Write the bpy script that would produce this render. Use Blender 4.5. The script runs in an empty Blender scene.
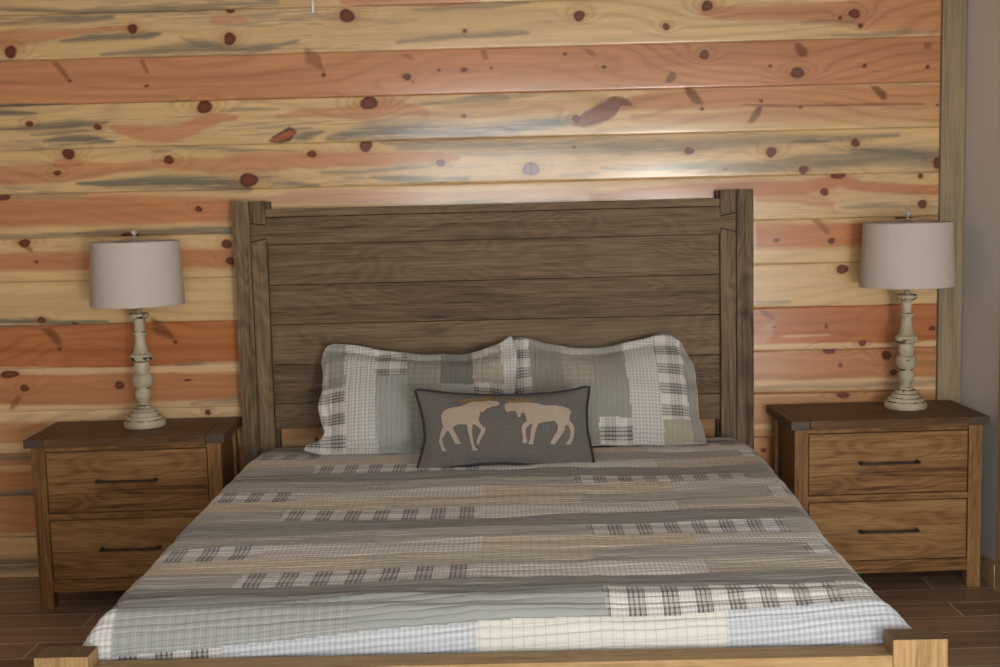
import bpy, bmesh, math, random
import numpy as np
from mathutils import Vector, Matrix

C = bpy.context.scene.collection
random.seed(4)

# ------------------------------------------------------------------ camera
cam_data = bpy.data.cameras.new('camera')
cam = bpy.data.objects.new('camera', cam_data); C.objects.link(cam)
cam_data.sensor_fit = 'HORIZONTAL'; cam_data.sensor_width = 36.0
cam_data.lens = 1223.09 * 36.0 / 1000.0
cam_data.clip_start = 0.05
R0 = Vector((0.999661, 0.008169, -0.024704)); U0 = Vector((0.023668, 0.108992, 0.993761)); B0 = Vector((0.010811, -0.994009, 0.108762))
cam.matrix_world = Matrix(((R0.x, U0.x, B0.x, 0.0715), (R0.y, U0.y, B0.y, -4.9602), (R0.z, U0.z, B0.z, 1.5185), (0, 0, 0, 1)))
bpy.context.scene.camera = cam

# ------------------------------------------------------------------ world, lights, exposure
sc = bpy.context.scene
sc.view_settings.view_transform = 'Standard'; sc.view_settings.look = 'None'
sc.view_settings.gamma = 1.0; sc.view_settings.use_curve_mapping = False
sc.view_settings.exposure = -0.08
w = bpy.data.worlds.new('world'); sc.world = w; w.use_nodes = True
bg = w.node_tree.nodes['Background']; bg.inputs[0].default_value = (0.75, 0.85, 1.0, 1); bg.inputs[1].default_value = 1.0

def area(name, loc, rot, sx, sy, power, col):
    L = bpy.data.lights.new(name, 'AREA'); L.shape = 'RECTANGLE'; L.size = sx; L.size_y = sy
    L.energy = power; L.color = col
    o = bpy.data.objects.new(name, L); C.objects.link(o); o.location = loc; o.rotation_euler = rot
    return o
FRONT = -6.4
# daylight through the window and an added, unseen glass door behind the camera (area lights, facing +y)
area('window_daylight', (-0.10, FRONT - 0.02, 1.62), (math.radians(90), 0, 0), 1.7, 1.15, 62, (0.96, 0.98, 1.0))
area('added_door_light', (1.41, FRONT - 0.02, 0.84), (math.radians(90), 0, 0), 0.8, 1.5, 128, (1.0, 0.98, 0.95))  # low light added to brighten the right side, in an unseen door

# low sun coming in through the same openings; it falls on the floor between the camera and the bed
sun_d = bpy.data.lights.new('sun', 'SUN'); sun_d.energy = 26.0; sun_d.angle = math.radians(0.6); sun_d.color = (1.0, 0.96, 0.90)
sun = bpy.data.objects.new('sun', sun_d); C.objects.link(sun); sun.location = (-3, -12, 7)
sun.rotation_euler = Vector((0.58, 1.0, -0.60)).to_track_quat('-Z', 'Y').to_euler()

# ------------------------------------------------------------------ helpers
def link(name, me, mats, parent=None):
    o = bpy.data.objects.new(name, me); C.objects.link(o)
    for m in (mats if isinstance(mats, (list, tuple)) else [mats]): me.materials.append(m)
    if parent: o.parent = parent
    return o

class MB:
    """collects pieces; every piece gets its own 'tint' so planks and boards differ"""
    def __init__(s): s.v = []; s.f = []; s.t = []; s.sm = []
    def add(s, verts, faces, tint=None, smooth=False):
        n = len(s.v); t = random.random() if tint is None else tint
        s.v += [tuple(p) for p in verts]
        for f in faces: s.f.append([n + i for i in f]); s.t.append(t); s.sm.append(smooth)
    def box(s, x0, x1, y0, y1, z0, z1, tint=None, bev=0.0):
        if bev > 0:
            bm = bmesh.new(); vs = [bm.verts.new((x, y, z)) for x in (x0, x1) for y in (y0, y1) for z in (z0, z1)]
            for f in ((0, 1, 3, 2), (4, 6, 7, 5), (0, 4, 5, 1), (2, 3, 7, 6), (0, 2, 6, 4), (1, 5, 7, 3)): bm.faces.new([vs[i] for i in f])
            bmesh.ops.bevel(bm, geom=bm.edges[:], offset=bev, segments=2, affect='EDGES', profile=0.6)
            bm.normal_update(); bm.verts.index_update()
            s.add([v.co[:] for v in bm.verts], [[v.index for v in f.verts] for f in bm.faces], tint); bm.free()
        else:
            vs = [(x, y, z) for x in (x0, x1) for y in (y0, y1) for z in (z0, z1)]
            s.add(vs, ((0, 1, 3, 2), (4, 6, 7, 5), (0, 4, 5, 1), (2, 3, 7, 6), (0, 2, 6, 4), (1, 5, 7, 3)), tint)
    def prism(s, poly, y0, y1, tint=None):      # polygon in xz, ccw seen from -y
        n = len(poly); vs = [(x, y0, z) for x, z in poly] + [(x, y1, z) for x, z in poly]
        fs = [list(range(n)), list(range(2 * n - 1, n - 1, -1))] + [[i, n + i, n + (i + 1) % n, (i + 1) % n] for i in range(n)]
        s.add(vs, fs, tint)
    def lathe(s, prof, seg=48, cx=0, cy=0, tint=0.5, close=False):
        n = len(s.v); k = len(prof); vs = []
        for j in range(seg):
            a = 2 * math.pi * j / seg
            for r, z in prof: vs.append((cx + r * math.cos(a), cy + r * math.sin(a), z))
        fs = []
        for j in range(seg):
            j2 = (j + 1) % seg
            for i in range(k - 1 + (1 if close else 0)):
                i2 = (i + 1) % k
                fs.append([j * k + i, j2 * k + i, j2 * k + i2, j * k + i2])
        s.add(vs, fs, tint, True)
    def tube(s, pts, r, seg=10, tint=0.5):
        pts = [Vector(p) for p in pts]; vs = []; fs = []; up = None
        for i, p in enumerate(pts):
            d = (pts[min(i + 1, len(pts) - 1)] - pts[max(i - 1, 0)]).normalized()
            if up is None: up = d.orthogonal().normalized()
            up = (up - d * up.dot(d)).normalized(); b = d.cross(up)
            rr = r[i] if isinstance(r, (list, tuple)) else r
            for j in range(seg):
                a = 2 * math.pi * j / seg; vs.append(p + (up * math.cos(a) + b * math.sin(a)) * rr)
        m = len(pts)
        for i in range(m - 1):
            for j in range(seg): fs.append([i * seg + j, i * seg + (j + 1) % seg, (i + 1) * seg + (j + 1) % seg, (i + 1) * seg + j])
        fs.append(list(range(seg - 1, -1, -1))); fs.append([(m - 1) * seg + j for j in range(seg)])
        s.add(vs, fs, tint, True)
    def build(s, name, mats, parent=None, weld=False):
        me = bpy.data.meshes.new(name); me.from_pydata(s.v, [], s.f)
        a = me.attributes.new('tint', 'FLOAT', 'FACE'); a.data.foreach_set('value', s.t)
        me.polygons.foreach_set('use_smooth', s.sm)
        bm = bmesh.new(); bm.from_mesh(me); bmesh.ops.recalc_face_normals(bm, faces=bm.faces[:]); bm.to_mesh(me); bm.free()
        me.update()
        return link(name, me, mats, parent)

def tag(o, label=None, cat=None, group=None, kind=None):
    if label: o['label'] = label
    if cat: o['category'] = cat
    if group: o['group'] = group
    if kind: o['kind'] = kind
    return o
def empty(name, loc, rz=0.0):
    o = bpy.data.objects.new(name, None); C.objects.link(o); o.location = loc; o.rotation_euler = (0, 0, rz); o.empty_display_size = .1
    return o
def copy_tree(o, parent=None):
    c = o.copy(); C.objects.link(c); c.parent = parent
    for ch in [x for x in bpy.data.objects if x.parent == o]: copy_tree(ch, c)
    return c

def new_mat(name):
    m = bpy.data.materials.new(name); m.use_nodes = True
    nt = m.node_tree; b = nt.nodes['Principled BSDF']
    return m, nt, b
def node(nt, t, ins=None, **props):
    n = nt.nodes.new(t)
    for k, v in props.items(): setattr(n, k, v)
    for k, v in (ins or {}).items():
        if hasattr(v, 'is_output') or isinstance(v, bpy.types.NodeSocket): nt.links.new(v, n.inputs[k])
        else: n.inputs[k].default_value = v
    return n
def math_n(nt, op, a, b=0.0, c=0.0, clamp=False):
    n = node(nt, 'ShaderNodeMath', {0: a, 1: b, 2: c}, operation=op); n.use_clamp = clamp; return n.outputs[0]
def ramp(nt, fac, stops):
    n = nt.nodes.new('ShaderNodeValToRGB'); nt.links.new(fac, n.inputs[0])
    e = n.color_ramp.elements
    while len(e) < len(stops): e.new(0.5)
    for i, (p, c) in enumerate(stops): e[i].position = p; e[i].color = (*c, 1) if len(c) == 3 else c
    return n.outputs[0]
def mixc(nt, mode, fac, a, b):
    n = nt.nodes.new('ShaderNodeMix'); n.data_type = 'RGBA'; n.blend_type = mode
    for i, v in ((0, fac), (6, a), (7, b)):
        if isinstance(v, bpy.types.NodeSocket): nt.links.new(v, n.inputs[i])
        else: n.inputs[i].default_value = v if not isinstance(v, tuple) or len(v) == 4 else (*v, 1)
    return n.outputs[2]

def plain(name, col, rough=0.5, metal=0.0, noise=0.0, nscale=40.0, bump=0.0):
    m, nt, b = new_mat(name); b.inputs['Roughness'].default_value = rough; b.inputs['Metallic'].default_value = metal
    tc = node(nt, 'ShaderNodeTexCoord')
    ns = node(nt, 'ShaderNodeTexNoise', {'Vector': tc.outputs['Object'], 'Scale': nscale, 'Detail': 4.0})
    c = ramp(nt, ns.outputs[0], [(0.3, tuple(x * (1 - noise) for x in col)), (0.7, tuple(min(1, x * (1 + noise)) for x in col))])
    nt.links.new(c, b.inputs['Base Color'])
    if bump: nt.links.new(node(nt, 'ShaderNodeBump', {'Height': ns.outputs[0], 'Strength': 0.4, 'Distance': bump}).outputs[0], b.inputs['Normal'])
    return m

def oak(name, axis, dark, mid, light, rough=0.5, coord='Object', contrast=1.0):
    """brushed oak: grain runs along axis; per-piece 'tint' shifts the figure and the tone"""
    m, nt, b = new_mat(name)
    tc = node(nt, 'ShaderNodeTexCoord'); at = node(nt, 'ShaderNodeAttribute', attribute_name='tint', attribute_type='GEOMETRY')
    off = math_n(nt, 'MULTIPLY', at.outputs['Fac'], 37.0)
    oc = node(nt, 'ShaderNodeCombineXYZ', {0: off, 1: off, 2: off})
    v = node(nt, 'ShaderNodeVectorMath', {0: tc.outputs[coord], 1: oc.outputs[0]}, operation='ADD').outputs[0]
    def sc_(a, bb):
        s = [bb, bb, bb]; s['XYZ'.index(axis)] = a
        return node(nt, 'ShaderNodeMapping', {'Vector': v, 'Scale': tuple(s)}).outputs[0]
    big = node(nt, 'ShaderNodeTexNoise', {'Vector': sc_(1.3, 5.0), 'Scale': 1.0, 'Detail': 2.0, 'Distortion': 0.2}).outputs[0]
    rings = node(nt, 'ShaderNodeMath', {0: math_n(nt, 'MULTIPLY', big, 120.0)}, operation='SINE').outputs[0]
    fine = node(nt, 'ShaderNodeTexNoise', {'Vector': sc_(5.0, 170.0), 'Scale': 1.0, 'Detail': 4.0, 'Roughness': 0.65}).outputs[0]
    med = node(nt, 'ShaderNodeTexNoise', {'Vector': sc_(2.0, 26.0), 'Scale': 1.0, 'Detail': 4.0}).outputs[0]
    f = math_n(nt, 'ADD', math_n(nt, 'MULTIPLY', fine, 0.65), math_n(nt, 'MULTIPLY', med, 0.4))
    f = math_n(nt, 'ADD', f, math_n(nt, 'MULTIPLY', rings, 0.035 * contrast))
    f = math_n(nt, 'ADD', f, math_n(nt, 'MULTIPLY_ADD', at.outputs['Fac'], 0.16, -0.08))
    f = math_n(nt, 'MULTIPLY_ADD', math_n(nt, 'SUBTRACT', f, 0.525), 1.6 * contrast, 0.5, True)
    col = ramp(nt, f, [(0.12, dark), (0.45, mid), (0.85, light)])
    # a few knots
    vo = node(nt, 'ShaderNodeTexVoronoi', {'Vector': sc_(1.6, 4.2), 'Scale': 1.0}, feature='F1')
    kn = ramp(nt, vo.outputs['Distance'], [(0.03, (1, 1, 1)), (0.13, (0, 0, 0))])
    col = mixc(nt, 'MIX', math_n(nt, 'MULTIPLY', kn, 0.55), col, tuple(x * 0.35 for x in dark))
    nt.links.new(col, b.inputs['Base Color'])
    b.inputs['Roughness'].default_value = rough; b.inputs['Specular IOR Level'].default_value = .15
    nt.links.new(node(nt, 'ShaderNodeBump', {'Height': fine, 'Strength': 0.5, 'Distance': 0.002}).outputs[0], b.inputs['Normal'])
    return m

# ---- numpy noise
def vnoise(X, Y, seed=0):
    xi = np.floor(X).astype(np.int64); yi = np.floor(Y).astype(np.int64); fx = X - xi; fy = Y - yi
    fx = fx * fx * (3 - 2 * fx); fy = fy * fy * (3 - 2 * fy)
    def h(a, b):
        n = (a * 374761393 + b * 668265263 + seed * 974711) & 0xffffffff
        n = ((n ^ (n >> 13)) * 1274126177) & 0xffffffff
        return ((n ^ (n >> 16)) & 0xffff) / 65535.0
    return (h(xi, yi) * (1 - fx) + h(xi + 1, yi) * fx) * (1 - fy) + (h(xi, yi + 1) * (1 - fx) + h(xi + 1, yi + 1) * fx) * fy
def fbm(X, Y, seed=0, o=4):
    s = 0; a = 0.5; t = 0
    for i in range(o): s = s + a * vnoise(X * 2 ** i + 7.1 * i, Y * 2 ** i + 3.3 * i, seed + i); t += a; a *= 0.5
    return s / t
def sstep(a, b, x):
    t = np.clip((x - a) / (b - a), 0, 1); return t * t * (3 - 2 * t)

def grid_mesh(name, P, closed=False):
    """P: (m,n,3) grid -> mesh with smooth quads; returns mesh"""
    m, n = P.shape[:2]; me = bpy.data.meshes.new(name)
    idx = np.arange(m * n).reshape(m, n)
    q = np.stack([idx[:-1, :-1], idx[:-1, 1:], idx[1:, 1:], idx[1:, :-1]], -1).reshape(-1, 4)
    me.vertices.add(m * n); me.vertices.foreach_set('co', P.reshape(-1).astype(np.float32))
    me.loops.add(q.size); me.loops.foreach_set('vertex_index', q.reshape(-1).astype(np.int32))
    me.polygons.add(len(q)); me.polygons.foreach_set('loop_start', np.arange(0, q.size, 4, dtype=np.int32))
    me.polygons.foreach_set('loop_total', np.full(len(q), 4, dtype=np.int32))
    me.update(calc_edges=True); me.polygons.foreach_set('use_smooth', np.ones(len(q), bool)); me.validate()
    return me
def col_attr(me, name, arr, dom='POINT'):
    a = me.attributes.new(name, 'FLOAT_COLOR', dom); b = np.ones((arr.shape[0], 4), np.float32); b[:, :3] = arr; a.data.foreach_set('color', b.reshape(-1))
def vec_attr(me, name, arr, dom='POINT'):
    a = me.attributes.new(name, 'FLOAT_VECTOR', dom); a.data.foreach_set('vector', arr.astype(np.float32).reshape(-1))

# ------------------------------------------------------------------ the room
XL, XR, ZC = -2.9, 1.888, 2.72
BH = 0.1771; BZ = -0.0068
# knots (x, z, half width, half height) and colour bands of the pine boards, metres on the wall
KNOTS=[(-1.906,2.152,0.0243,0.0243),(-1.028,2.181,0.0243,0.0243),(-1.019,2.293,0.0203,0.0122),(-0.558,2.258,0.0304,0.0264),(-0.092,2.188,0.0089,0.0081),(0.362,2.234,0.0223,0.0203),(0.706,2.183,0.0142,0.0142),(0.869,2.260,0.0223,0.0203),(1.449,2.214,0.0223,0.0183),(1.394,2.200,0.0081,0.0081),(1.474,2.167,0.0101,0.0101),(-1.413,2.230,0.0203,0.0183),(-1.677,2.033,0.0081,0.0061),(-1.370,2.005,0.0081,0.0061),(-0.659,2.030,0.0081,0.0073),(-0.328,2.014,0.0162,0.0142),(-0.305,1.994,0.0049,0.0049),(-0.199,2.038,0.0065,0.0057),(-0.100,2.036,0.0122,0.0101),(0.008,2.041,0.0061,0.0049),(0.458,2.033,0.0101,0.0073),(0.304,2.088,0.0081,0.0061),(0.856,2.070,0.0183,0.0183),(1.118,2.020,0.0081,0.0065),(1.225,1.990,0.0284,0.0203),(1.491,2.011,0.0081,0.0081),(1.740,2.000,0.0081,0.0081),(-1.849,1.867,0.0142,0.0122),(-1.576,1.848,0.0162,0.0122),(-1.142,1.917,0.0304,0.0264),(-0.483,1.916,0.0324,0.0284),(-0.105,1.855,0.0089,0.0081),(0.343,1.832,0.0162,0.0162),(0.846,1.858,0.0065,0.0065),(1.237,1.856,0.0061,0.0061),(1.782,1.850,0.0061,0.0049),(1.082,1.884,0.0081,0.0065),(-1.700,1.744,0.0243,0.0223),(-1.749,1.669,0.0142,0.0114),(-1.297,1.710,0.0203,0.0174),(-0.979,1.622,0.0345,0.0304),(-0.720,1.719,0.0174,0.0150),(-0.502,1.746,0.0243,0.0243),(-0.203,1.671,0.0170,0.0154),(0.159,1.638,0.0304,0.0284),(0.333,1.721,0.0081,0.0041),(0.793,1.694,0.0174,0.0154),(0.937,1.618,0.0081,0.0041),(1.121,1.681,0.0211,0.0203),(1.457,1.709,0.0174,0.0162),(1.250,1.607,0.0183,0.0162),(1.785,1.621,0.0162,0.0243),(-1.982,1.579,0.0324,0.0162),(-1.187,1.511,0.0142,0.0122),(1.390,1.583,0.0284,0.0162),(1.334,1.517,0.0170,0.0154),(1.718,1.571,0.0114,0.0105),(1.727,1.459,0.0187,0.0170),(-1.901,1.391,0.0243,0.0162),(-1.858,1.313,0.0081,0.0065),(-1.080,1.367,0.0203,0.0203),(-1.067,1.298,0.0203,0.0162),(1.141,1.329,0.0122,0.0081),(1.363,1.320,0.0146,0.0122),(1.652,1.409,0.0324,0.0122),(-1.472,1.413,0.0324,0.0122),(-1.853,1.076,0.0162,0.0146),(-1.718,1.056,0.0101,0.0081),(1.408,1.205,0.0223,0.0203),(-1.787,0.955,0.0089,0.0089),(-1.309,0.972,0.0089,0.0081),(1.133,0.976,0.0061,0.0049),(1.344,0.975,0.0073,0.0105),(1.491,0.902,0.0162,0.0122),(1.774,0.956,0.0142,0.0105),(-1.999,0.856,0.0365,0.0162),(-1.941,0.797,0.0183,0.0146),(-1.549,0.800,0.0203,0.0162),(-1.268,0.814,0.0162,0.0049),(1.357,0.876,0.0264,0.0162),(1.589,0.850,0.0203,0.0183),(1.618,0.779,0.0146,0.0122),(1.402,0.813,0.0081,0.0101),(-1.192,0.679,0.0122,0.0122),(1.415,0.689,0.0243,0.0122),(1.088,0.468,0.0105,0.0089),(-0.748,0.556,0.0073,0.0073)]
BANDS=[('o',0.90,[(-0.584,2.313,0.0122),(-0.425,2.317,0.0243),(-0.187,2.311,0.0243),(-0.029,2.306,0.0081)]),
('o',0.80,[(-1.947,2.200,0.0324),(-1.887,2.207,0.0324),(-1.705,2.222,0.0162),(-1.505,2.232,0.0122),(-1.425,2.234,0.0122)]),
('o',0.60,[(-1.104,2.257,0.0162),(-0.985,2.254,0.0162),(-0.945,2.245,0.0041)]),
('g',0.70,[(-1.939,2.317,0.0081),(-1.620,2.301,0.0081),(-1.142,2.300,0.0122),(-0.823,2.315,0.0122)]),
('g',0.70,[(-1.942,2.267,0.0041),(-1.782,2.270,0.0122),(-1.582,2.277,0.0122),(-1.482,2.278,0.0041)]),
('g',0.80,[(-1.707,2.194,0.0041),(-1.567,2.202,0.0122),(-1.346,2.205,0.0122),(-1.298,2.211,0.0041)]),
('g',0.70,[(-1.551,2.135,0.0041),(-1.350,2.138,0.0162),(-1.149,2.153,0.0203),(-0.950,2.136,0.0162),(-0.830,2.152,0.0081),(-0.749,2.170,0.0041)]),
('g',0.60,[(-1.227,2.190,0.0041),(-1.149,2.160,0.0122),(-1.050,2.146,0.0122)]),
('g',0.60,[(-0.371,2.152,0.0041),(-0.232,2.160,0.0122),(0.047,2.173,0.0122),(0.166,2.177,0.0041)]),
('g',0.60,[(-0.307,2.275,0.0041),(-0.188,2.280,0.0101),(0.050,2.289,0.0081),(0.169,2.294,0.0041)]),
('g',0.40,[(-0.826,2.250,0.0041),(-0.666,2.257,0.0081),(-0.388,2.230,0.0081),(-0.269,2.235,0.0041)]),
('g',0.50,[(1.236,2.188,0.0041),(1.394,2.188,0.0122),(1.473,2.182,0.0041)]),
('g',0.50,[(1.355,2.131,0.0041),(1.434,2.129,0.0061),(1.632,2.139,0.0081),(1.794,2.131,0.0041)]),
('o',0.90,[(0.841,2.237,0.0162),(0.920,2.228,0.0243),(1.039,2.225,0.0284),(1.236,2.227,0.0324),(1.394,2.223,0.0487),(1.552,2.211,0.0689),(1.797,2.213,0.0852)]),
('c',0.90,[(1.078,2.293,0.0203),(1.433,2.280,0.0162),(1.512,2.274,0.0041)]),
('b',0.60,[(-1.733,2.109,0.0122),(-1.707,2.077,0.0162),(-1.681,2.037,0.0081)]),
('b',0.50,[(-1.384,2.108,0.0122),(-1.363,2.052,0.0081)]),
('b',0.50,[(-0.732,2.114,0.0324),(-0.673,2.082,0.0284),(-0.659,2.042,0.0122)]),
('b',0.45,[(-0.333,2.104,0.0243),(-0.306,2.080,0.0122)]),
('b',0.50,[(-0.022,2.112,0.0122),(-0.011,2.073,0.0122)]),
('b',0.45,[(0.384,2.109,0.0203),(0.419,2.077,0.0162)]),
('b',0.80,[(0.712,1.964,0.0142),(0.724,1.983,0.0243),(0.728,2.007,0.0081)]),
('b',0.80,[(1.225,2.107,0.0122),(1.241,2.079,0.0284),(1.249,2.052,0.0162)]),
('b',0.50,[(1.739,2.098,0.0122),(1.739,2.067,0.0203)]),
('o2',0.60,[(0.043,2.012,0.0081),(0.442,2.022,0.0122),(0.840,2.062,0.0284),(1.237,2.072,0.0365),(1.799,2.065,0.0365)]),
('o2',0.50,[(-1.959,2.028,0.0122),(-1.557,2.034,0.0203),(-1.156,2.031,0.0243),(-0.635,2.026,0.0122)]),
('g',0.90,[(-1.965,1.941,0.0081),(-1.804,1.941,0.0081),(-1.683,1.942,0.0041)]),
('g',0.80,[(-1.967,1.914,0.0122),(-1.887,1.908,0.0081),(-1.814,1.906,0.0041)]),
('g',0.85,[(-1.951,1.850,0.0041),(-1.850,1.851,0.0081),(-1.688,1.859,0.0162),(-1.527,1.863,0.0041)]),
('g',0.70,[(-1.852,1.823,0.0041),(-1.731,1.828,0.0081),(-1.609,1.837,0.0041)]),
('g',0.95,[(-1.806,1.790,0.0041),(-1.733,1.797,0.0162),(-1.611,1.798,0.0162),(-1.511,1.787,0.0041)]),
('g',0.50,[(-1.281,1.940,0.0032),(-1.200,1.942,0.0032)]),
('g',0.50,[(-1.082,1.899,0.0041),(-1.001,1.909,0.0081),(-0.841,1.901,0.0041)]),
('o',0.85,[(-1.536,1.847,0.0041),(-1.488,1.834,0.0162),(-1.409,1.816,0.0284),(-1.288,1.809,0.0324),(-1.206,1.831,0.0324),(-1.124,1.861,0.0284),(-1.075,1.871,0.0162),(-1.011,1.874,0.0081)]),
('o',0.75,[(-0.862,1.870,0.0041),(-0.761,1.883,0.0162),(-0.601,1.879,0.0203),(-0.501,1.881,0.0365),(-0.420,1.898,0.0406),(-0.360,1.893,0.0324),(-0.241,1.870,0.0122)]),
('o',0.40,[(-0.281,1.851,0.0162),(-0.120,1.871,0.0284),(0.120,1.881,0.0284),(0.320,1.887,0.0243),(0.480,1.903,0.0243)]),
('g',0.85,[(-0.665,1.778,0.0041),(-0.585,1.788,0.0162),(-0.483,1.805,0.0324),(-0.283,1.808,0.0324),(-0.042,1.798,0.0243),(0.199,1.815,0.0243),(0.319,1.828,0.0162),(0.359,1.835,0.0041)]),
('g',0.60,[(-0.280,1.903,0.0041),(-0.159,1.911,0.0081),(0.001,1.923,0.0122),(0.081,1.925,0.0041)]),
('g',0.80,[(-0.798,1.785,0.0041),(-0.745,1.792,0.0162),(-0.664,1.806,0.0041)]),
('g',0.60,[(-0.824,1.821,0.0041),(-0.764,1.820,0.0061),(-0.704,1.822,0.0020)]),
('k',0.90,[(-0.887,1.775,0.0041),(-0.846,1.786,0.0162),(-0.805,1.801,0.0203),(-0.777,1.808,0.0041)]),
('k2',0.95,[(0.331,1.812,0.0041),(0.379,1.831,0.0243),(0.439,1.853,0.0324),(0.499,1.875,0.0243),(0.520,1.882,0.0041)]),
('b',0.90,[(0.472,1.903,0.0081),(0.496,1.907,0.0122),(0.528,1.898,0.0162),(0.567,1.885,0.0081)]),
('o',0.85,[(0.439,1.857,0.0041),(0.540,1.886,0.0243),(0.639,1.899,0.0365),(0.839,1.898,0.0406),(1.237,1.896,0.0446),(1.801,1.893,0.0365)]),
('o',0.50,[(0.559,1.830,0.0162),(0.838,1.823,0.0243),(1.237,1.825,0.0324),(1.802,1.814,0.0365)]),
('b',0.80,[(0.779,1.935,0.0122),(0.811,1.914,0.0243),(0.847,1.886,0.0122)]),
('b',0.80,[(1.038,1.798,0.0162),(1.058,1.825,0.0203),(1.078,1.864,0.0122)]),
('b',0.80,[(1.527,1.931,0.0162),(1.555,1.907,0.0243),(1.571,1.875,0.0122)]),
('b',0.60,[(1.006,1.874,0.0041),(1.157,1.866,0.0057),(1.516,1.861,0.0057),(1.734,1.856,0.0041)]),
('o',0.75,[(-1.984,1.671,0.0406),(-1.741,1.673,0.0406),(-1.659,1.679,0.0365),(-1.497,1.687,0.0162),(-1.335,1.695,0.0203),(-1.093,1.681,0.0324),(-0.971,1.690,0.0365),(-0.770,1.693,0.0284),(-0.488,1.694,0.0284),(-0.206,1.695,0.0162),(-0.126,1.689,0.0041)]),
('o',0.60,[(-1.758,1.710,0.0162),(-1.677,1.712,0.0284),(-1.638,1.687,0.0162)]),
('g',0.90,[(-1.683,1.624,0.0041),(-1.501,1.623,0.0162),(-1.339,1.623,0.0243),(-1.177,1.615,0.0243),(-1.016,1.607,0.0243),(-0.968,1.590,0.0122)]),
('g',0.95,[(-1.318,1.631,0.0041),(-1.177,1.623,0.0101),(-1.036,1.608,0.0122),(-0.996,1.595,0.0081)]),
('g',0.60,[(-1.372,1.744,0.0041),(-1.251,1.757,0.0081),(-1.050,1.744,0.0081),(-0.768,1.729,0.0041)]),
('g',0.70,[(-0.954,1.634,0.0081),(-0.874,1.620,0.0162),(-0.774,1.601,0.0081),(-0.693,1.595,0.0041)]),
('g',0.60,[(-0.691,1.643,0.0041),(-0.530,1.643,0.0061),(-0.287,1.661,0.0081),(-0.166,1.674,0.0041)]),
('g',0.70,[(-0.490,1.622,0.0041),(-0.369,1.615,0.0122),(-0.208,1.607,0.0101),(-0.087,1.612,0.0041)]),
('g',0.60,[(-0.445,1.756,0.0081),(-0.285,1.740,0.0243),(0.036,1.724,0.0324),(0.357,1.724,0.0284),(0.757,1.714,0.0243),(1.077,1.730,0.0203),(1.636,1.736,0.0081)]),
('g',0.50,[(-1.930,1.746,0.0024),(-1.873,1.744,0.0024)]),
('g',0.60,[(0.275,1.607,0.0041),(0.395,1.612,0.0122),(0.435,1.615,0.0041)]),
('g',0.70,[(0.436,1.635,0.0041),(0.837,1.629,0.0162),(1.077,1.623,0.0203),(1.317,1.641,0.0324),(1.557,1.651,0.0365),(1.805,1.637,0.0365)]),
('g',0.80,[(1.197,1.723,0.0041),(1.277,1.725,0.0081),(1.357,1.719,0.0041)]),
('g',0.80,[(1.437,1.677,0.0081),(1.637,1.668,0.0122),(1.805,1.633,0.0162)]),
('o',0.90,[(-1.995,1.511,0.0608),(-1.751,1.513,0.0568),(-1.507,1.515,0.0608),(-1.183,1.507,0.0527),(-1.021,1.499,0.0487)]),
('g',0.80,[(-1.696,1.419,0.0041),(-1.512,1.422,0.0122),(-1.309,1.425,0.0122),(-1.024,1.426,0.0162),(-0.984,1.425,0.0081)]),
('g',0.60,[(-2.001,1.418,0.0081),(-1.757,1.416,0.0081),(-1.675,1.418,0.0041)]),
('g',0.40,[(-1.950,1.578,0.0081),(-1.747,1.577,0.0122),(-1.625,1.578,0.0041)]),
('r',0.80,[(-0.930,1.541,0.0081),(-0.816,1.550,0.0243),(-0.614,1.549,0.0324),(-0.372,1.543,0.0243),(-0.210,1.543,0.0122)]),
('r',0.50,[(-0.210,1.543,0.0122),(0.233,1.536,0.0243),(0.434,1.531,0.0324)]),
('o',0.90,[(0.394,1.520,0.0162),(0.595,1.531,0.0243),(0.836,1.541,0.0284),(1.077,1.539,0.0324),(1.238,1.535,0.0284),(1.398,1.563,0.0284),(1.478,1.537,0.0203),(1.807,1.513,0.0203)]),
('o',0.50,[(1.057,1.500,0.0203),(1.238,1.495,0.0243),(1.366,1.464,0.0203),(1.379,1.424,0.0122)]),
('g',0.40,[(1.398,1.459,0.0041),(1.519,1.464,0.0101),(1.808,1.449,0.0041)]),
('o',0.85,[(-2.008,1.317,0.0365),(-1.641,1.316,0.0365),(-1.193,1.313,0.0406),(-1.030,1.313,0.0406)]),
('b',0.60,[(-1.929,1.400,0.0162),(-1.898,1.379,0.0243),(-1.875,1.354,0.0081)]),
('o',0.95,[(1.057,1.347,0.0487),(1.238,1.343,0.0487),(1.359,1.344,0.0527),(1.520,1.344,0.0487),(1.809,1.345,0.0487)]),
('b',0.50,[(1.298,1.410,0.0203),(1.326,1.381,0.0203),(1.351,1.348,0.0122)]),
('g',0.90,[(-2.026,1.068,0.0122),(-1.903,1.065,0.0122),(-1.780,1.062,0.0081),(-1.575,1.061,0.0041)]),
('g',0.50,[(1.056,1.076,0.0081),(1.198,1.076,0.0081)]),
('b',0.80,[(-1.838,1.043,0.0284),(-1.808,1.009,0.0243),(-1.786,0.971,0.0162)]),
('b',0.75,[(-1.403,1.045,0.0324),(-1.351,1.019,0.0284),(-1.312,0.985,0.0081)]),
('b',0.80,[(1.085,1.046,0.0162),(1.109,1.025,0.0203),(1.133,1.004,0.0081)]),
('r',0.50,[(1.044,0.904,0.0406),(1.097,0.940,0.0406),(1.137,0.984,0.0243)]),
('c',0.70,[(1.158,0.930,0.0041),(1.259,0.932,0.0061),(1.361,0.934,0.0041)]),
('o2',0.60,[(-2.033,0.965,0.0162),(-1.623,0.939,0.0162),(-1.047,0.954,0.0122)]),
('c',0.80,[(-2.040,0.870,0.0162),(-1.545,0.862,0.0122),(-1.051,0.867,0.0203)]),
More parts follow.
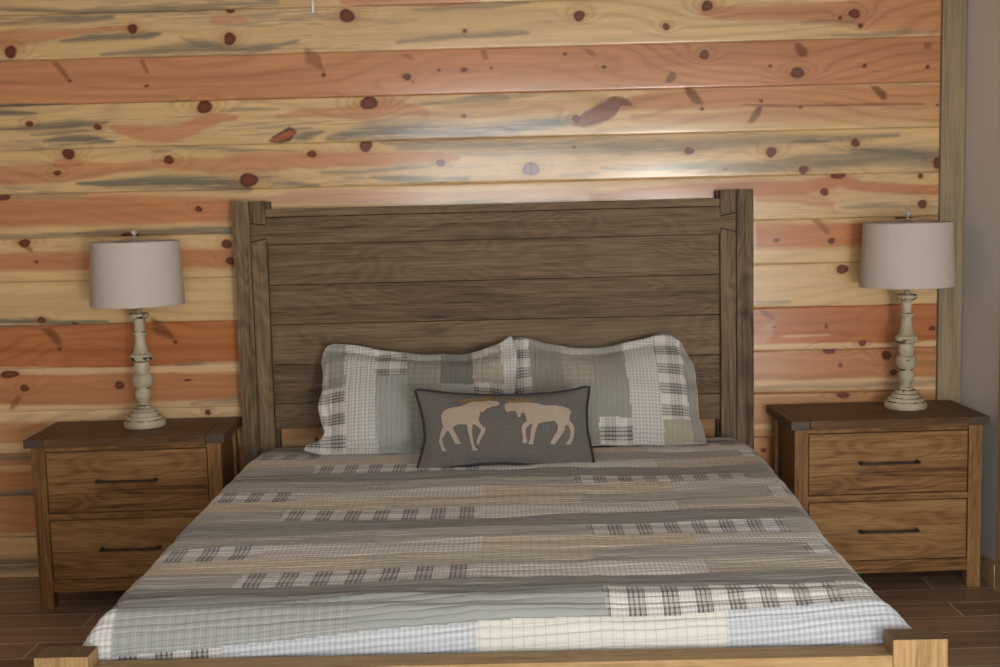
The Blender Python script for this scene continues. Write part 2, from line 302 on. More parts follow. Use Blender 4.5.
('c',0.80,[(-2.050,0.712,0.0162),(-1.637,0.702,0.0162),(-1.059,0.705,0.0324)]),
('g',0.60,[(-1.265,0.714,0.0081),(-1.141,0.724,0.0122),(-1.050,0.730,0.0122)]),
('g',0.70,[(-1.318,0.878,0.0041),(-1.256,0.880,0.0041),(-1.194,0.883,0.0041)]),
('b',0.50,[(-2.001,0.707,0.0122),(-1.978,0.748,0.0203),(-1.964,0.768,0.0122)]),
('c',0.80,[(1.044,0.888,0.0122),(1.320,0.889,0.0122),(1.816,0.890,0.0122)]),
('c',0.70,[(1.043,0.739,0.0203),(1.443,0.738,0.0203),(1.818,0.729,0.0324)]),
('g',0.40,[(1.043,0.727,0.0081),(1.443,0.726,0.0081),(1.818,0.738,0.0122)]),
('b',0.50,[(1.386,0.702,0.0203),(1.427,0.672,0.0203)]),
('c',0.90,[(-2.053,0.678,0.0243),(-1.556,0.679,0.0243),(-1.061,0.668,0.0122)]),
('c',0.80,[(-2.062,0.553,0.0203),(-1.812,0.556,0.0203),(-1.065,0.572,0.0324)]),
('c',0.60,[(1.043,0.719,0.0081),(1.818,0.713,0.0081)]),
('c',0.50,[(1.043,0.561,0.0162),(1.240,0.560,0.0162)]),
('g',0.70,[(-2.065,0.507,0.0122),(-1.815,0.505,0.0122)]),
('c',0.50,[(-2.068,0.465,0.0122),(-1.818,0.463,0.0122)]),
('g',0.90,[(-2.075,0.355,0.0122),(-1.825,0.362,0.0122)]),
('g',0.90,[(-2.096,0.052,0.0284),(-1.844,0.055,0.0284)]),
('c',0.60,[(-2.088,0.176,0.0162),(-1.837,0.175,0.0162)]),
('c',0.60,[(-2.099,0.018,0.0081),(-1.846,0.021,0.0081)]),
('c',0.60,[(-0.922,0.539,0.0203),(-0.694,0.547,0.0203)])]
MOOSE1 = [(0.0185, 0.2161), (0.0122, 0.2058), (-0.0109, 0.2024), (-0.0264, 0.1963), (-0.038, 0.187), (-0.0435, 0.1791), (-0.0495, 0.1873), (-0.0535, 0.1754), (-0.0592, 0.1516), (-0.0502, 0.1355), (-0.0336, 0.1192), (-0.0392, 0.1035), (-0.0547, 0.0802), (-0.0587, 0.0646), (-0.0662, 0.0687), (-0.0622, 0.0883), (-0.0489, 0.1156), (-0.0617, 0.1302), (-0.0769, 0.1385), (-0.0792, 0.1361), (-0.0825, 0.1085), (-0.0776, 0.0768), (-0.0725, 0.0571), (-0.0627, 0.0513), (-0.0627, 0.0466), (-0.0802, 0.047), (-0.0874, 0.077), (-0.0962, 0.1167), (-0.0998, 0.139), (-0.1265, 0.1412), (-0.148, 0.1338), (-0.148, 0.1219), (-0.1344, 0.0979), (-0.1269, 0.0796), (-0.1209, 0.0715), (-0.1407, 0.072), (-0.1535, 0.0983), (-0.1663, 0.12), (-0.1709, 0.1201), (-0.1786, 0.1068), (-0.1893, 0.0913), (-0.1855, 0.0715), (-0.1787, 0.0572), (-0.1712, 0.0492), (-0.1894, 0.0496), (-0.1992, 0.0836), (-0.1931, 0.1151), (-0.1839, 0.1347), (-0.1892, 0.1547), (-0.1914, 0.1747), (-0.1837, 0.1921), (-0.1645, 0.2021), (-0.1261, 0.2068), (-0.1029, 0.2167), (-0.0798, 0.2258), (-0.0529, 0.2235), (-0.0182, 0.2267), (0.0086, 0.2236)]
MOOSE2 = [(0.0352, 0.2053), (0.0371, 0.1852), (0.0461, 0.1786), (0.0578, 0.1847), (0.0715, 0.1844), (0.0789, 0.1722), (0.0817, 0.1586), (0.0893, 0.1584), (0.0927, 0.1719), (0.0997, 0.1773), (0.1071, 0.1675), (0.1126, 0.1435), (0.0986, 0.1319), (0.0921, 0.1162), (0.0975, 0.0884), (0.0947, 0.0673), (0.1083, 0.0662), (0.1108, 0.0724), (0.1069, 0.1001), (0.1073, 0.1159), (0.1214, 0.1314), (0.1315, 0.1351), (0.1262, 0.1114), (0.1225, 0.0839), (0.1143, 0.0629), (0.1309, 0.0609), (0.137, 0.0875), (0.1439, 0.115), (0.152, 0.1346), (0.179, 0.1419), (0.2096, 0.1452), (0.2228, 0.129), (0.2198, 0.1092), (0.2038, 0.0859), (0.1917, 0.0642), (0.2083, 0.0622), (0.2266, 0.0854), (0.245, 0.1126), (0.2472, 0.1284), (0.2586, 0.1281), (0.2656, 0.1121), (0.2622, 0.0846), (0.247, 0.0629), (0.2636, 0.0617), (0.2761, 0.0882), (0.2796, 0.1197), (0.2741, 0.1357), (0.2631, 0.1479), (0.2637, 0.1638), (0.272, 0.1796), (0.261, 0.1918), (0.2459, 0.1978), (0.2192, 0.2033), (0.1733, 0.2044), (0.1428, 0.2131), (0.1122, 0.2171), (0.0815, 0.2162), (0.0508, 0.217), (0.0392, 0.2132)]
ANT1 = [(-0.1475, 0.2322), (-0.1182, 0.2348), (-0.0835, 0.2363), (-0.0603, 0.2438), (-0.0504, 0.2388), (-0.0256, 0.2495), (-0.0064, 0.2458), (-0.012, 0.2298), (-0.0221, 0.2276), (-0.0529, 0.2251), (-0.0798, 0.2274), (-0.1029, 0.2239), (-0.1298, 0.2254)]
ANT2 = [(0.0266, 0.2385), (0.0472, 0.2316), (0.0702, 0.2278), (0.076, 0.2438), (0.0912, 0.2369), (0.1166, 0.2363), (0.134, 0.2262), (0.1123, 0.2187), (0.0815, 0.2178), (0.0508, 0.2202), (0.0394, 0.2269)]

def board_wall():
    nb = 16; tt = np.concatenate([[0, .0055, .0125, .022], np.linspace(.04, .96, 47), [.978, .9875, .9945]])
    zs = np.concatenate([BZ + (kk_ + tt) * BH for kk_ in range(nb)]); zs = zs[zs < ZC + 0.02]
    xs = np.linspace(XL, XR, int((XR - XL) / 0.0052))
    X, Z = np.meshgrid(xs, zs)
    k = np.clip(np.floor((Z - BZ) / BH + 1e-6), 0, nb).astype(int); t = (Z - BZ) / BH - k
    # wandering grain: noise stretched along the boards, different on each board
    Zk = Z + k * 3.7
    warp = (fbm(X * 1.1, Zk * 7, 3, 3) - 0.5)
    streak = fbm(X * 2.2 + k * 5, Zk * 60, 11, 4)
    streak2 = fbm(X * 5.0 + k * 9, Zk * 130, 21, 3)
    feather = fbm(X * 10 + Z * 30, Zk * 240 - X * 6, 27, 3)
    salmon_board = {5: .92, 11: .93, 4: .75, 3: .55, 2: .8, 1: .72, 0: .15, 14: .2, 15: .8}
    cream = np.array([0.69, 0.475, 0.23]); salmon0 = np.array([0.56, 0.25, 0.112]); deep = np.array([0.46, 0.145, 0.042])
    dk = (np.interp(k, [0, 5, 6, 8, 10], [.8, 1, .6, .35, 0]))[..., None]; salmon = salmon0 * (1 - dk) + deep * dk; gray = np.array([0.20, 0.175, 0.125])
    brown = np.array([0.22, 0.075, 0.025]); pale = np.array([0.80, 0.58, 0.32]); rose = np.array([0.60, 0.34, 0.22])
    S = np.zeros_like(X)
    for kk, s in salmon_board.items(): S = np.where(k == kk, s, S)
    Zw = Z + warp * 0.016 + (streak2 - 0.5) * 0.010 + (fbm(X * 9, Zk * 40, 77, 3) - 0.5) * 0.008
    for (kx, kz, a, b) in KNOTS:       # grain flows round knots
        d = np.exp(-((X - kx) / (a * 3.2)) ** 2 - ((Z - kz) / (b * 2.4)) ** 2)
        Zw = Zw + d * b * 0.5 * np.sign(Z - kz) * 0.0
    col = cream[None, None] * (1 - S[..., None]) + salmon * S[..., None]
    def blend(c, target, m): return c * (1 - m[..., None]) + target * m[..., None]
    def bandmask(pts, soft=0.35, minsoft=0.004):
        px = np.array([p[0] for p in pts]); o = np.argsort(px)
        if px[o[-1]] - px[o[0]] > 0.06 or len(pts) > 3:
            px = px[o]; pz = np.array([pts[i][1] for i in o]); ph = np.array([pts[i][2] for i in o])
            m = np.zeros_like(X); sel = (xs >= px[0] - .01) & (xs <= px[-1] + .01)
            zc = np.interp(xs, px, pz); hw = np.interp(xs, px, ph)
            ex = sstep(px[0] - .012, px[0] + .012, xs) * (1 - sstep(px[-1] - .012, px[-1] + .012, xs))
            if px[0] < -1.93: ex = 1 - sstep(px[-1] - .012, px[-1] + .012, xs)     # keeps running beyond what is seen
            d = np.abs(Zw - zc[None]) - hw[None]
            sf = np.maximum(hw * soft, minsoft)[None]
            m = (1 - sstep(-sf, sf, d)) * ex[None]
            return m
        m = np.zeros_like(X)          # steep smear: sweep along z
        zz = np.array([p[1] for p in pts]); o = np.argsort(zz); zz = zz[o]
        xx = np.array([pts[i][0] for i in o]); hh = np.array([pts[i][2] for i in o])
        xc = np.interp(Z, zz, xx); hw = np.interp(Z, zz, hh)
        inside = sstep(zz[0] - .006, zz[0] + .006, Z) * (1 - sstep(zz[-1] - .006, zz[-1] + .006, Z))
        return (1 - sstep(hw * 0.5, hw * 1.3, np.abs(X - xc))) * inside
    # faint grey mineral streaks scattered over the pale boards
    pale_board = np.isin(k, [8, 9, 10, 12, 13, 14]).astype(float)
    fs = sstep(.50, .68, .45 * feather + .55 * streak) * sstep(.48, .62, fbm(X * 1.4 + 3 * k, Zk * 12, 131, 2)) * pale_board
    col = blend(col, gray * 1.25, fs * .55)
    order = {'r': 0, 'o': 1, 'o2': 2, 'c': 3, 'g': 4, 'b': 5, 'k': 6, 'k2': 6}
    for kind, s, pts in sorted(BANDS, key=lambda b: order[b[0]]):
        m = bandmask(pts)
        if kind in ('o', 'o2'): col = blend(col, salmon if kind == 'o' else salmon * 0.86, m * s)
        elif kind == 'c': col = blend(col, pale * 0.95, m * s)
        elif kind == 'r': col = blend(col, rose, m * s)
        elif kind == 'g':
            m = bandmask([(a, b, c * 1.15) for a, b, c in pts], .8, .006); gm = m * s * (0.12 + 1.0 * sstep(0.36, 0.60, 0.35 * streak + 0.35 * streak2 + 0.3 * feather + 0.10 * m)); col = blend(col, gray, np.clip(gm, 0, 1))
        elif kind == 'b': col = blend(col, brown, np.clip(m * s * (0.9 + 0.5 * streak), 0, 1))
        elif kind == 'k':
            col = blend(col, np.array([0.06, 0.03, 0.02]), bandmask([(a, b, c * 1.35) for a, b, c in pts], .3, .002)); col = blend(col, np.array([0.36, 0.11, 0.05]), bandmask([(a, b, c * .8) for a, b, c in pts], .3, .002))
        elif kind == 'k2':
            col = blend(col, np.array([0.17, 0.08, 0.05]), bandmask([(a, b, c * 1.3) for a, b, c in pts], .3, .002)); col = blend(col, np.array([0.27, 0.10, 0.06]), bandmask(pts, .3, .002))
    # growth rings: contour lines of a smooth field that bulges round the knots
    F = (t - 0.5) * 3.4 + (fbm(X * 0.9 + k * 13, Zk * 3.0, 31, 3) - 0.5) * 9.0
    rng = np.random.RandomState(7)
    knots = list(KNOTS)
    for i in range(26):                # boards above and left of what the photo shows
        kb = rng.randint(0, 16); x = rng.uniform(XL + .1, -2.05) if kb < 12 else rng.uniform(XL + .1, XR - .2)
        if kb < 13 and x > -2.05: continue
        a = rng.uniform(.012, .028); knots.append((x, BZ + (kb + rng.uniform(.2, .8)) * BH, a, a * .85))
    for (kx, kz, a, b) in knots:
        if a > 0.010:
            F = F + (2.6 * a / 0.02) * np.exp(-((X - kx) / (a * 3.0)) ** 2 - ((Z - kz) / (b * 1.6)) ** 2)
    ring = 0.5 + 0.5 * np.sin(F * 6.0)
    amt = 0.5 * sstep(0.35, 0.7, fbm(X * 0.8 + 4, Zk * 5, 41, 2)) + 0.35
    col = col * (1 - 0.22 * (ring ** 3 * amt))[..., None] * (1 + np.array([0, -0.03, -0.06]) * (ring ** 3 * amt)[..., None])
    col = col * (0.86 + 0.28 * streak)[..., None] * (0.95 + 0.1 * streak2)[..., None]
    # knots
    for (kx, kz, a, b) in knots:
        a, b = a * .95, b * .9; r0 = 6 * max(a, b); ix = (xs > kx - r0 * 1.6) & (xs < kx + r0 * 1.6); iz = (zs > kz - r0) & (zs < kz + r0)
        if not ix.any() or not iz.any(): continue
        I = np.ix_(iz, ix); x = X[I]; z = Z[I]
        ang = np.arctan2((z - kz) / b, (x - kx) / a)
        wob = 1 + 0.07 * np.sin(ang * 2 + kx * 50) + 0.05 * np.sin(3 * ang + kz * 90)
        d = np.sqrt(((x - kx) / a) ** 2 + ((z - kz) / b) ** 2) / wob
        sameboard = (np.abs(k[I] - math.floor((kz - BZ) / BH)) < 1).astype(float)
        halo = np.exp(-(np.sqrt(((x - kx) / (a * 2.4)) ** 2 + ((z - kz) / (b * 1.7)) ** 2)) ** 2 * 1.3) * sameboard * (0.55 if a > 0.012 else 0.4)
        c = col[I]; c = c * (1 - halo[..., None]) + np.array([0.42, 0.17, 0.07]) * halo[..., None]
        soft = 0.16 if a > 0.012 else 0.4
        core = (1 - sstep(1 - soft, 1 + soft, d)) * sameboard
        rimk = np.exp(-((d - 0.95) / 0.16) ** 2) * sameboard * 0.75
        kcol = np.array([0.135, 0.032, 0.013]) * (1 + 0.5 * (1 - np.clip(d, 0, 1)))[..., None]
        if abs(kx - 0.12) < 0.06 and abs(kz - 1.64) < 0.05:      # the pale greyish knot with a crack above the headboard
            kcol = np.where(np.abs(x - kx)[..., None] < 0.004, np.array([0.05, 0.025, 0.02]), np.array([0.23, 0.13, 0.12]) * np.ones_like(kcol))
        c = c * (1 - core[..., None]) + kcol * core[..., None]
        c = c * (1 - rimk[..., None]) + np.array([0.045, 0.013, 0.007]) * rimk[..., None]
        col[I] = c
    # V-grooves between boards, slight crown on each board
    edge = np.minimum(t, 1 - t) * BH
    Y = -(0.0015 * (1 - (2 * t - 1) ** 2)) - 0.004 + 0.010 * np.clip(1 - edge / 0.0023, 0, 1) + 0.001 * np.exp(-(edge / 0.004) ** 2)
    P = np.stack([X, Y, Z], -1)
    me = grid_mesh('wall_back', P[:, ::1]); col_attr(me, 'pine', np.clip(col, 0, 1).reshape(-1, 3))
    m, nt, b = new_mat('varnished_pine')
    at = node(nt, 'ShaderNodeAttribute', attribute_name='pine', attribute_type='GEOMETRY')
    tc = node(nt, 'ShaderNodeTexCoord')
    mp = node(nt, 'ShaderNodeMapping', {'Vector': tc.outputs['Object'], 'Scale': (6, 6, 320)})
    ns = node(nt, 'ShaderNodeTexNoise', {'Vector': mp.outputs[0], 'Scale': 1.0, 'Detail': 3.0})
    g = ramp(nt, ns.outputs[0], [(0.3, (0.9, 0.9, 0.9)), (0.7, (1.06, 1.06, 1.06))])
    nt.links.new(mixc(nt, 'MULTIPLY', 1.0, at.outputs['Color'], g), b.inputs['Base Color'])
    b.inputs['Roughness'].default_value = 0.55; b.inputs['Specular IOR Level'].default_value = 0.12
    b.inputs['Coat Weight'].default_value = 0.95; b.inputs['Coat Roughness'].default_value = 0.19
    o = link('wall_back', me, m); o['kind'] = 'structure'
    # backing so the wall has thickness
    return o
board_wall()

wallpaint = plain('grey_wall_paint', (0.80, 0.80, 0.79), 0.75, noise=0.02, nscale=300, bump=0.0006)
whitepaint = plain('ceiling_paint', (0.50, 0.51, 0.52), 0.85, noise=0.02)
def struct(mb, name, mats, parent=None):
    o = mb.build(name, mats, parent); o['kind'] = 'structure'; return o
b = MB(); b.box(XR, XR + .1, FRONT, .08, 0, ZC, .5); struct(b, 'wall_right', wallpaint)
b = MB(); b.box(XL - .1, XL, FRONT, .08, 0, ZC, .5); struct(b, 'wall_left', plain('pine_side_wall', (0.42, 0.27, 0.13), 0.6, noise=0.1, nscale=3))
b = MB(); b.box(XL - .1, XR + .1, FRONT - .1, .08, ZC, ZC + .1, .5); struct(b, 'ceiling', whitepaint)
# front wall (behind the camera) with the window opening and that of the added glass door
b = MB()
wx0, wx1, wz0, wz1 = -0.95, 0.75, 1.05, 2.20; dx0, dx1, dz1 = 1.30, 1.82, 2.06
dx0 = 1.0
b.box(XL, wx0, FRONT - .1, FRONT, 0, ZC, .5); b.box(wx0, wx1, FRONT - .1, FRONT, 0, wz0, .5); b.box(wx0, wx1, FRONT - .1, FRONT, wz1, ZC, .5)
b.box(wx1, dx0, FRONT - .1, FRONT, 0, ZC, .5); b.box(dx0, dx1, FRONT - .1, FRONT, dz1, ZC, .5); b.box(dx1, XR, FRONT - .1, FRONT, 0, ZC, .5)
struct(b, 'wall_front', wallpaint)

# floor: wood-look tile planks with pale grout, laid about a degree off the wall
def make_floor():
    m, nt, bs = new_mat('wood_look_tile')
    tc = node(nt, 'ShaderNodeTexCoord'); at = node(nt, 'ShaderNodeAttribute', attribute_name='tint', attribute_type='GEOMETRY')
    off = math_n(nt, 'MULTIPLY', at.outputs['Fac'], 23.0); oc = node(nt, 'ShaderNodeCombineXYZ', {0: off, 1: off})
    v = node(nt, 'ShaderNodeVectorMath', {0: tc.outputs['Object'], 1: oc.outputs[0]}, operation='ADD').outputs[0]
    mp = node(nt, 'ShaderNodeMapping', {'Vector': v, 'Scale': (1.6, 22, 1)})
    n1 = node(nt, 'ShaderNodeTexNoise', {'Vector': mp.outputs[0], 'Scale': 1.0, 'Detail': 6.0, 'Distortion': .4}).outputs[0]
    f = math_n(nt, 'ADD', n1, math_n(nt, 'MULTIPLY_ADD', at.outputs['Fac'], 0.22, -0.11))
    col = ramp(nt, f, [(0.25, (0.14, 0.085, 0.055)), (0.5, (0.27, 0.17, 0.11)), (0.75, (0.38, 0.25, 0.165))])
    nt.links.new(col, bs.inputs['Base Color']); bs.inputs['Roughness'].default_value = 0.33
    grout = plain('pale_grout', (0.62, 0.54, 0.44), 0.85, noise=.1)
    mb = MB(); mb.box(XL, XR, FRONT, 0.06, -.08, -.0008, .5)
    nface = len(mb.f)
    W = 0.1515; G = 0.007; L = 0.915; sl = math.tan(0.0217)
    joints = {1: -1.535, 3: -1.633, 12: 0}
    rr = random.Random(11)
    for r in range(-3, 42):
        y1 = -.30 - W * r - G / 2 + W * 0; y0 = y1 - W + G
        j = {1: -1.533, 3: -1.631, 0: -1.0, 2: -1.9 + .8}.get(r, rr.uniform(-2, -1.2))
        if r == 0: j = 1.655 - 3 * L
        if r == 1: j = -1.533
        if r == 2: j = 1.655 - 4 * L
        x = j - 3 * L
        while x < XR:
            a, c = max(x + G / 2, XL), min(x + L - G / 2, XR)
            if c > a + .005:
                t = rr.random()
                ya0, ya1, yc0, yc1 = y0 + a * sl, y1 + a * sl, y0 + c * sl, y1 + c * sl
                lim = lambda q: max(FRONT, min(0.055, q))
                vs = [(a, lim(ya0), 0), (c, lim(yc0), 0), (c, lim(yc1), 0), (a, lim(ya1), 0)]
                if vs[3][1] - vs[0][1] > .01: mb.add(vs, [[0, 1, 2, 3]], t); 
            x += L
    o = mb.build('floor', [m, grout]); o['kind'] = 'structure'
    # tiles use slot 0, the slab below slot 1
    mi = np.zeros(len(o.data.polygons), np.int32); mi[:nface] = 1; o.data.polygons.foreach_set('material_index', mi)
    return o
make_floor()

# trim: grey-stained corner board, pine baseboard, pine door casing on the right wall
def stained(name, axis, g, t):
    m, nt, bs = new_mat(name); tc = node(nt, 'ShaderNodeTexCoord')
    s = [26, 26, 26]; s['XYZ'.index(axis)] = 1.4
    mp = node(nt, 'ShaderNodeMapping', {'Vector': tc.outputs['Object'], 'Scale': tuple(s)})
    n1 = node(nt, 'ShaderNodeTexNoise', {'Vector': mp.outputs[0], 'Scale': 1.0, 'Detail': 6.0, 'Roughness': .6, 'Distortion': .5}).outputs[0]
    s2 = [170, 170, 170]; s2['XYZ'.index(axis)] = 5
    n2 = node(nt, 'ShaderNodeTexNoise', {'Vector': node(nt, 'ShaderNodeMapping', {'Vector': tc.outputs['Object'], 'Scale': tuple(s2)}).outputs[0], 'Scale': 1.0, 'Detail': 3.0}).outputs[0]
    f = math_n(nt, 'MULTIPLY_ADD', n2, 0.45, math_n(nt, 'MULTIPLY', n1, 0.75))
    nt.links.new(ramp(nt, f, [(0.40, g), (0.66, t)]), bs.inputs['Base Color']); bs.inputs['Roughness'].default_value = .5
    return m
trimmat = stained('grey_stained_pine', 'Z', (0.13, 0.115, 0.075), (0.33, 0.24, 0.13))
basemat = stained('pale_pine_trim', 'Y', (0.34, 0.235, 0.125), (0.55, 0.40, 0.22))
casemat = stained('pale_pine_casing', 'Z', (0.34, 0.235, 0.125), (0.55, 0.40, 0.22))
b = MB(); b.box(1.7905, 1.8845, -.028, -.002, 0, ZC, .5, .002); struct(b, 'trim_1', trimmat)
b = MB(); b.box(XR - .014, XR, -.432, -.028, 0, .10, .5, .002); struct(b, 'baseboard_right', basemat)
b = MB(); b.box(XR - .012, XR, -.53, -.432, 0, 2.13, .5, .003); b.box(XR - .02, XR, -1.43, -1.336, 0, 2.13, .2, .003); b.box(XR - .022, XR, -1.45, -.41, 2.13, 2.23, .8, .003)
struct(b, 'trim_2', casemat)
b = MB(); b.box(XR - .008, XR + .03, -1.336, -.52, .01, 2.13, .5)
for z0, z1 in ((.2, .95), (1.15, 1.95)):
    b.box(XR - .014, XR - .006, -1.22, -.64, z0, z1, .7, .002)
struct(b, 'door_1', casemat)
# window frame and added glass-door frame behind the camera
wf = plain('white_window_frame', (0.75, 0.74, 0.72), .4)
b = MB()
for x0, x1, z0, z1 in ((wx0, wx0 + .05, wz0, wz1), (wx1 - .05, wx1, wz0, wz1), (wx0, wx1, wz0, wz0 + .05), (wx0, wx1, wz1 - .05, wz1), (-.125, -.075, wz0, wz1)):
    b.box(x0, x1, FRONT, FRONT + .03, z0, z1, .5, .003)
struct(b, 'window_1', wf)
b = MB()
for x0, x1, z0, z1 in ((dx0, dx0 + .07, 0, dz1), (dx1 - .07, dx1, 0, dz1), (dx0, dx1, 0, .12), (dx0, dx1, dz1 - .08, dz1)):
    b.box(x0, x1, FRONT, FRONT + .03, z0, z1, .5, .003)
struct(b, 'added_glass_door', wf)

# ------------------------------------------------------------------ wood materials of the furniture
BD, BM_, BL = (0.045, 0.028, 0.014), (0.140, 0.092, 0.049), (0.24, 0.168, 0.098)
bedX = oak('bed_oak_x', 'X', BD, BM_, BL); bedZ = oak('bed_oak_z', 'Z', BD, BM_, BL, contrast=1.35); bedY = oak('bed_oak_y', 'Y', BD, BM_, BL)
ND, NM, NL = (0.07, 0.032, 0.011), (0.215, 0.106, 0.038), (0.35, 0.195, 0.078)
nsX = oak('nightstand_oak_x', 'X', ND, NM, NL, .45, contrast=1.2); nsZ = oak('nightstand_oak_z', 'Z', ND, NM, NL, .45); nsY = oak('nightstand_oak_y', 'Y', ND, NM, NL, .45)
TD, TM, TL = (0.045, 0.022, 0.010), (0.12, 0.062, 0.028), (0.20, 0.115, 0.055)  # nightstand oak again, darker: shade of the tops put into the colour
topX = oak('shaded_tabletop_oak_x', 'X', TD, TM, TL, .45); topY = oak('shaded_tabletop_oak_y', 'Y', TD, TM, TL, .45)
FD, FM, FL = (0.15, 0.09, 0.035), (0.32, 0.20, 0.088), (0.46, 0.31, 0.15)
ftX = oak('footboard_oak_x', 'X', FD, FM, FL, .45); ftZ = oak('footboard_oak_z', 'Z', FD, FM, FL, .45)
endgrain = plain('dark_end_grain', (.070, .044, .027), .55, noise=.25, nscale=90)
iron = plain('dark_iron', (0.05, 0.04, 0.032), .5, .5, noise=.2)
gap_shade = plain('painted_gap_shade', (0.02, 0.013, 0.009), .8)  # near-black colour painted as the shade inside narrow gaps

# ------------------------------------------------------------------ bed
bed = empty('bed', (0, -1.2, 0))
tag(bed, 'wide dark oak bed with dovetailed plank headboard and low foot rail', 'bed')
foot_end_shade = plain('shaded_foot_end_grain', (.135, .085, .045), .55, noise=.25, nscale=60)  # end grain of the post tops, darkened to stand for their shade
def rel(o): o.location = (-bed.location.x, -bed.location.y, -bed.location.z); return o
DZ = .004; FY = -.10; HT = 1.536; PI_ = .9005; TX = .963
for sgn in (-1, 1):
    # front lamination in two strips, the inner one notched for the rail's dovetail
    b = MB(); e = .0042
    def X(*poly):
        p = [(sgn * x, z) for x, z in poly]; return p if sgn > 0 else p[::-1]
    y0 = FY; y1 = FY + .03; yl = FY + .0115
    b.prism(X((TX + e * .5, 0), (1.031, 0), (1.031, HT), (TX + e * .5, HT)), y0, yl, .15 if sgn > 0 else .75)
    zt0, zt1, zb0, zb1 = 1.439, 1.4465, 1.389, 1.376     # dovetail: neck top, flare top, neck bottom, flare bottom
    if sgn > 0: zt0, zt1, zb0, zb1 = 1.4305, 1.4435, 1.3865, 1.373
    b.prism(X((PI_, 0), (TX - e * .5, 0), (TX - e * .5, zb1 - e), (PI_, zb0 - e)), y0, yl, .62 if sgn > 0 else .9)
    b.prism(X((PI_, zt0 + e), (TX - e * .5, zt1 + e), (TX - e * .5, HT), (PI_, HT)), y0, yl, .35)
    b.box(*sorted((sgn * .9005, sgn * 1.031)), y1 + .0015, -.052, 0, HT - .002, .5); b.box(*sorted((sgn * .892, sgn * 1.031)), -.052, -.006, 0, HT - .003, .5)
    rel(b.build('headboard_post', bedZ, bed))
    b = MB(); b.box(*sorted((sgn * .903, sgn * 1.029)), FY + .012, y1 - .001, .01, HT - .003, .5); rel(b.build('post_gap_shade', gap_shade, bed))  # plate is added, painted as the shade in the post seams
# rail with dovetail tongues
b = MB()
poly = [(-.898, 1.3675), (.898, 1.3675), (PI_, 1.3905 + .0005), (TX - .0015, 1.3775), (TX - .0015, 1.447), (PI_, 1.434), (.898, 1.4735), (-.898, 1.4735), (-PI_, 1.4425), (-TX + .0015, 1.450), (-TX + .0015, 1.3805), (-PI_, 1.3935)]
b.prism(poly, FY + .002, FY + .0115, .4); b.box(-.899, .899, FY + .0115, FY + .03, 1.368, 1.473, .4)
rel(b.build('headboard_rail', bedX, bed)).location.z -= DZ
b = MB(); b.box(-.899, .899, -.098, -.053, 1.4765, 1.507, .7, .002); rel(b.build('headboard_cap', bedX, bed)).location.z -= DZ
zz = [.6185, .7235, .883, 1.0445, 1.2045, 1.366]
b = MB()
for i in range(5): b.box(-.8985, .8985, FY + .021, FY + .045, zz[i] + .0012, zz[i + 1] - .0012, [.55, .12, .8, .3, .62][i], .0015)
rel(b.build('headboard_panel', bedX, bed)).location.z -= DZ
b = MB(); b.box(-.885, .885, -.050, -.03, .62, 1.48, .4); o = rel(b.build('headboard_gap_shade', gap_shade, bed))
b = MB(); b.box(-.885, .885, -.085, -.03, .28, .42, .4, .003); rel(b.build('headboard_lower_rail', bedX, bed))
for sgn in (-1, 1):
    b = MB(); b.box(*sorted((sgn * .9075, sgn * 1.031)), -2.30, -2.2285, 0, .5146, .4, .003); o_ = rel(b.build('foot_post', [ftZ, foot_end_shade], bed))
    for pl_ in o_.data.polygons:
        if pl_.normal.z > .7: pl_.material_index = 1
    b = MB(); b.box(*sorted((sgn * .865, sgn * .900)), -2.2285, -.0855, .09, .236, .4, .003); rel(b.build('side_rail', bedY, bed))
b = MB(); b.box(-.9075, .9075, -2.30, -2.2285, .10, .4785, .6, .003); rel(b.build('foot_rail', ftX, bed))

mat_m = plain('mattress_ticking', (.7, .68, .64), .9)
b = MB(); b.box(-.90, .92, -2.10, -.14, .24, .485, .5, .03); b.box(-.86, .86, -2.10, -.14, .20, .238, .5, .01)
mt = b.build('mattress', mat_m); tag(mt, 'mattress under the patchwork quilt on the oak bed', 'mattress')

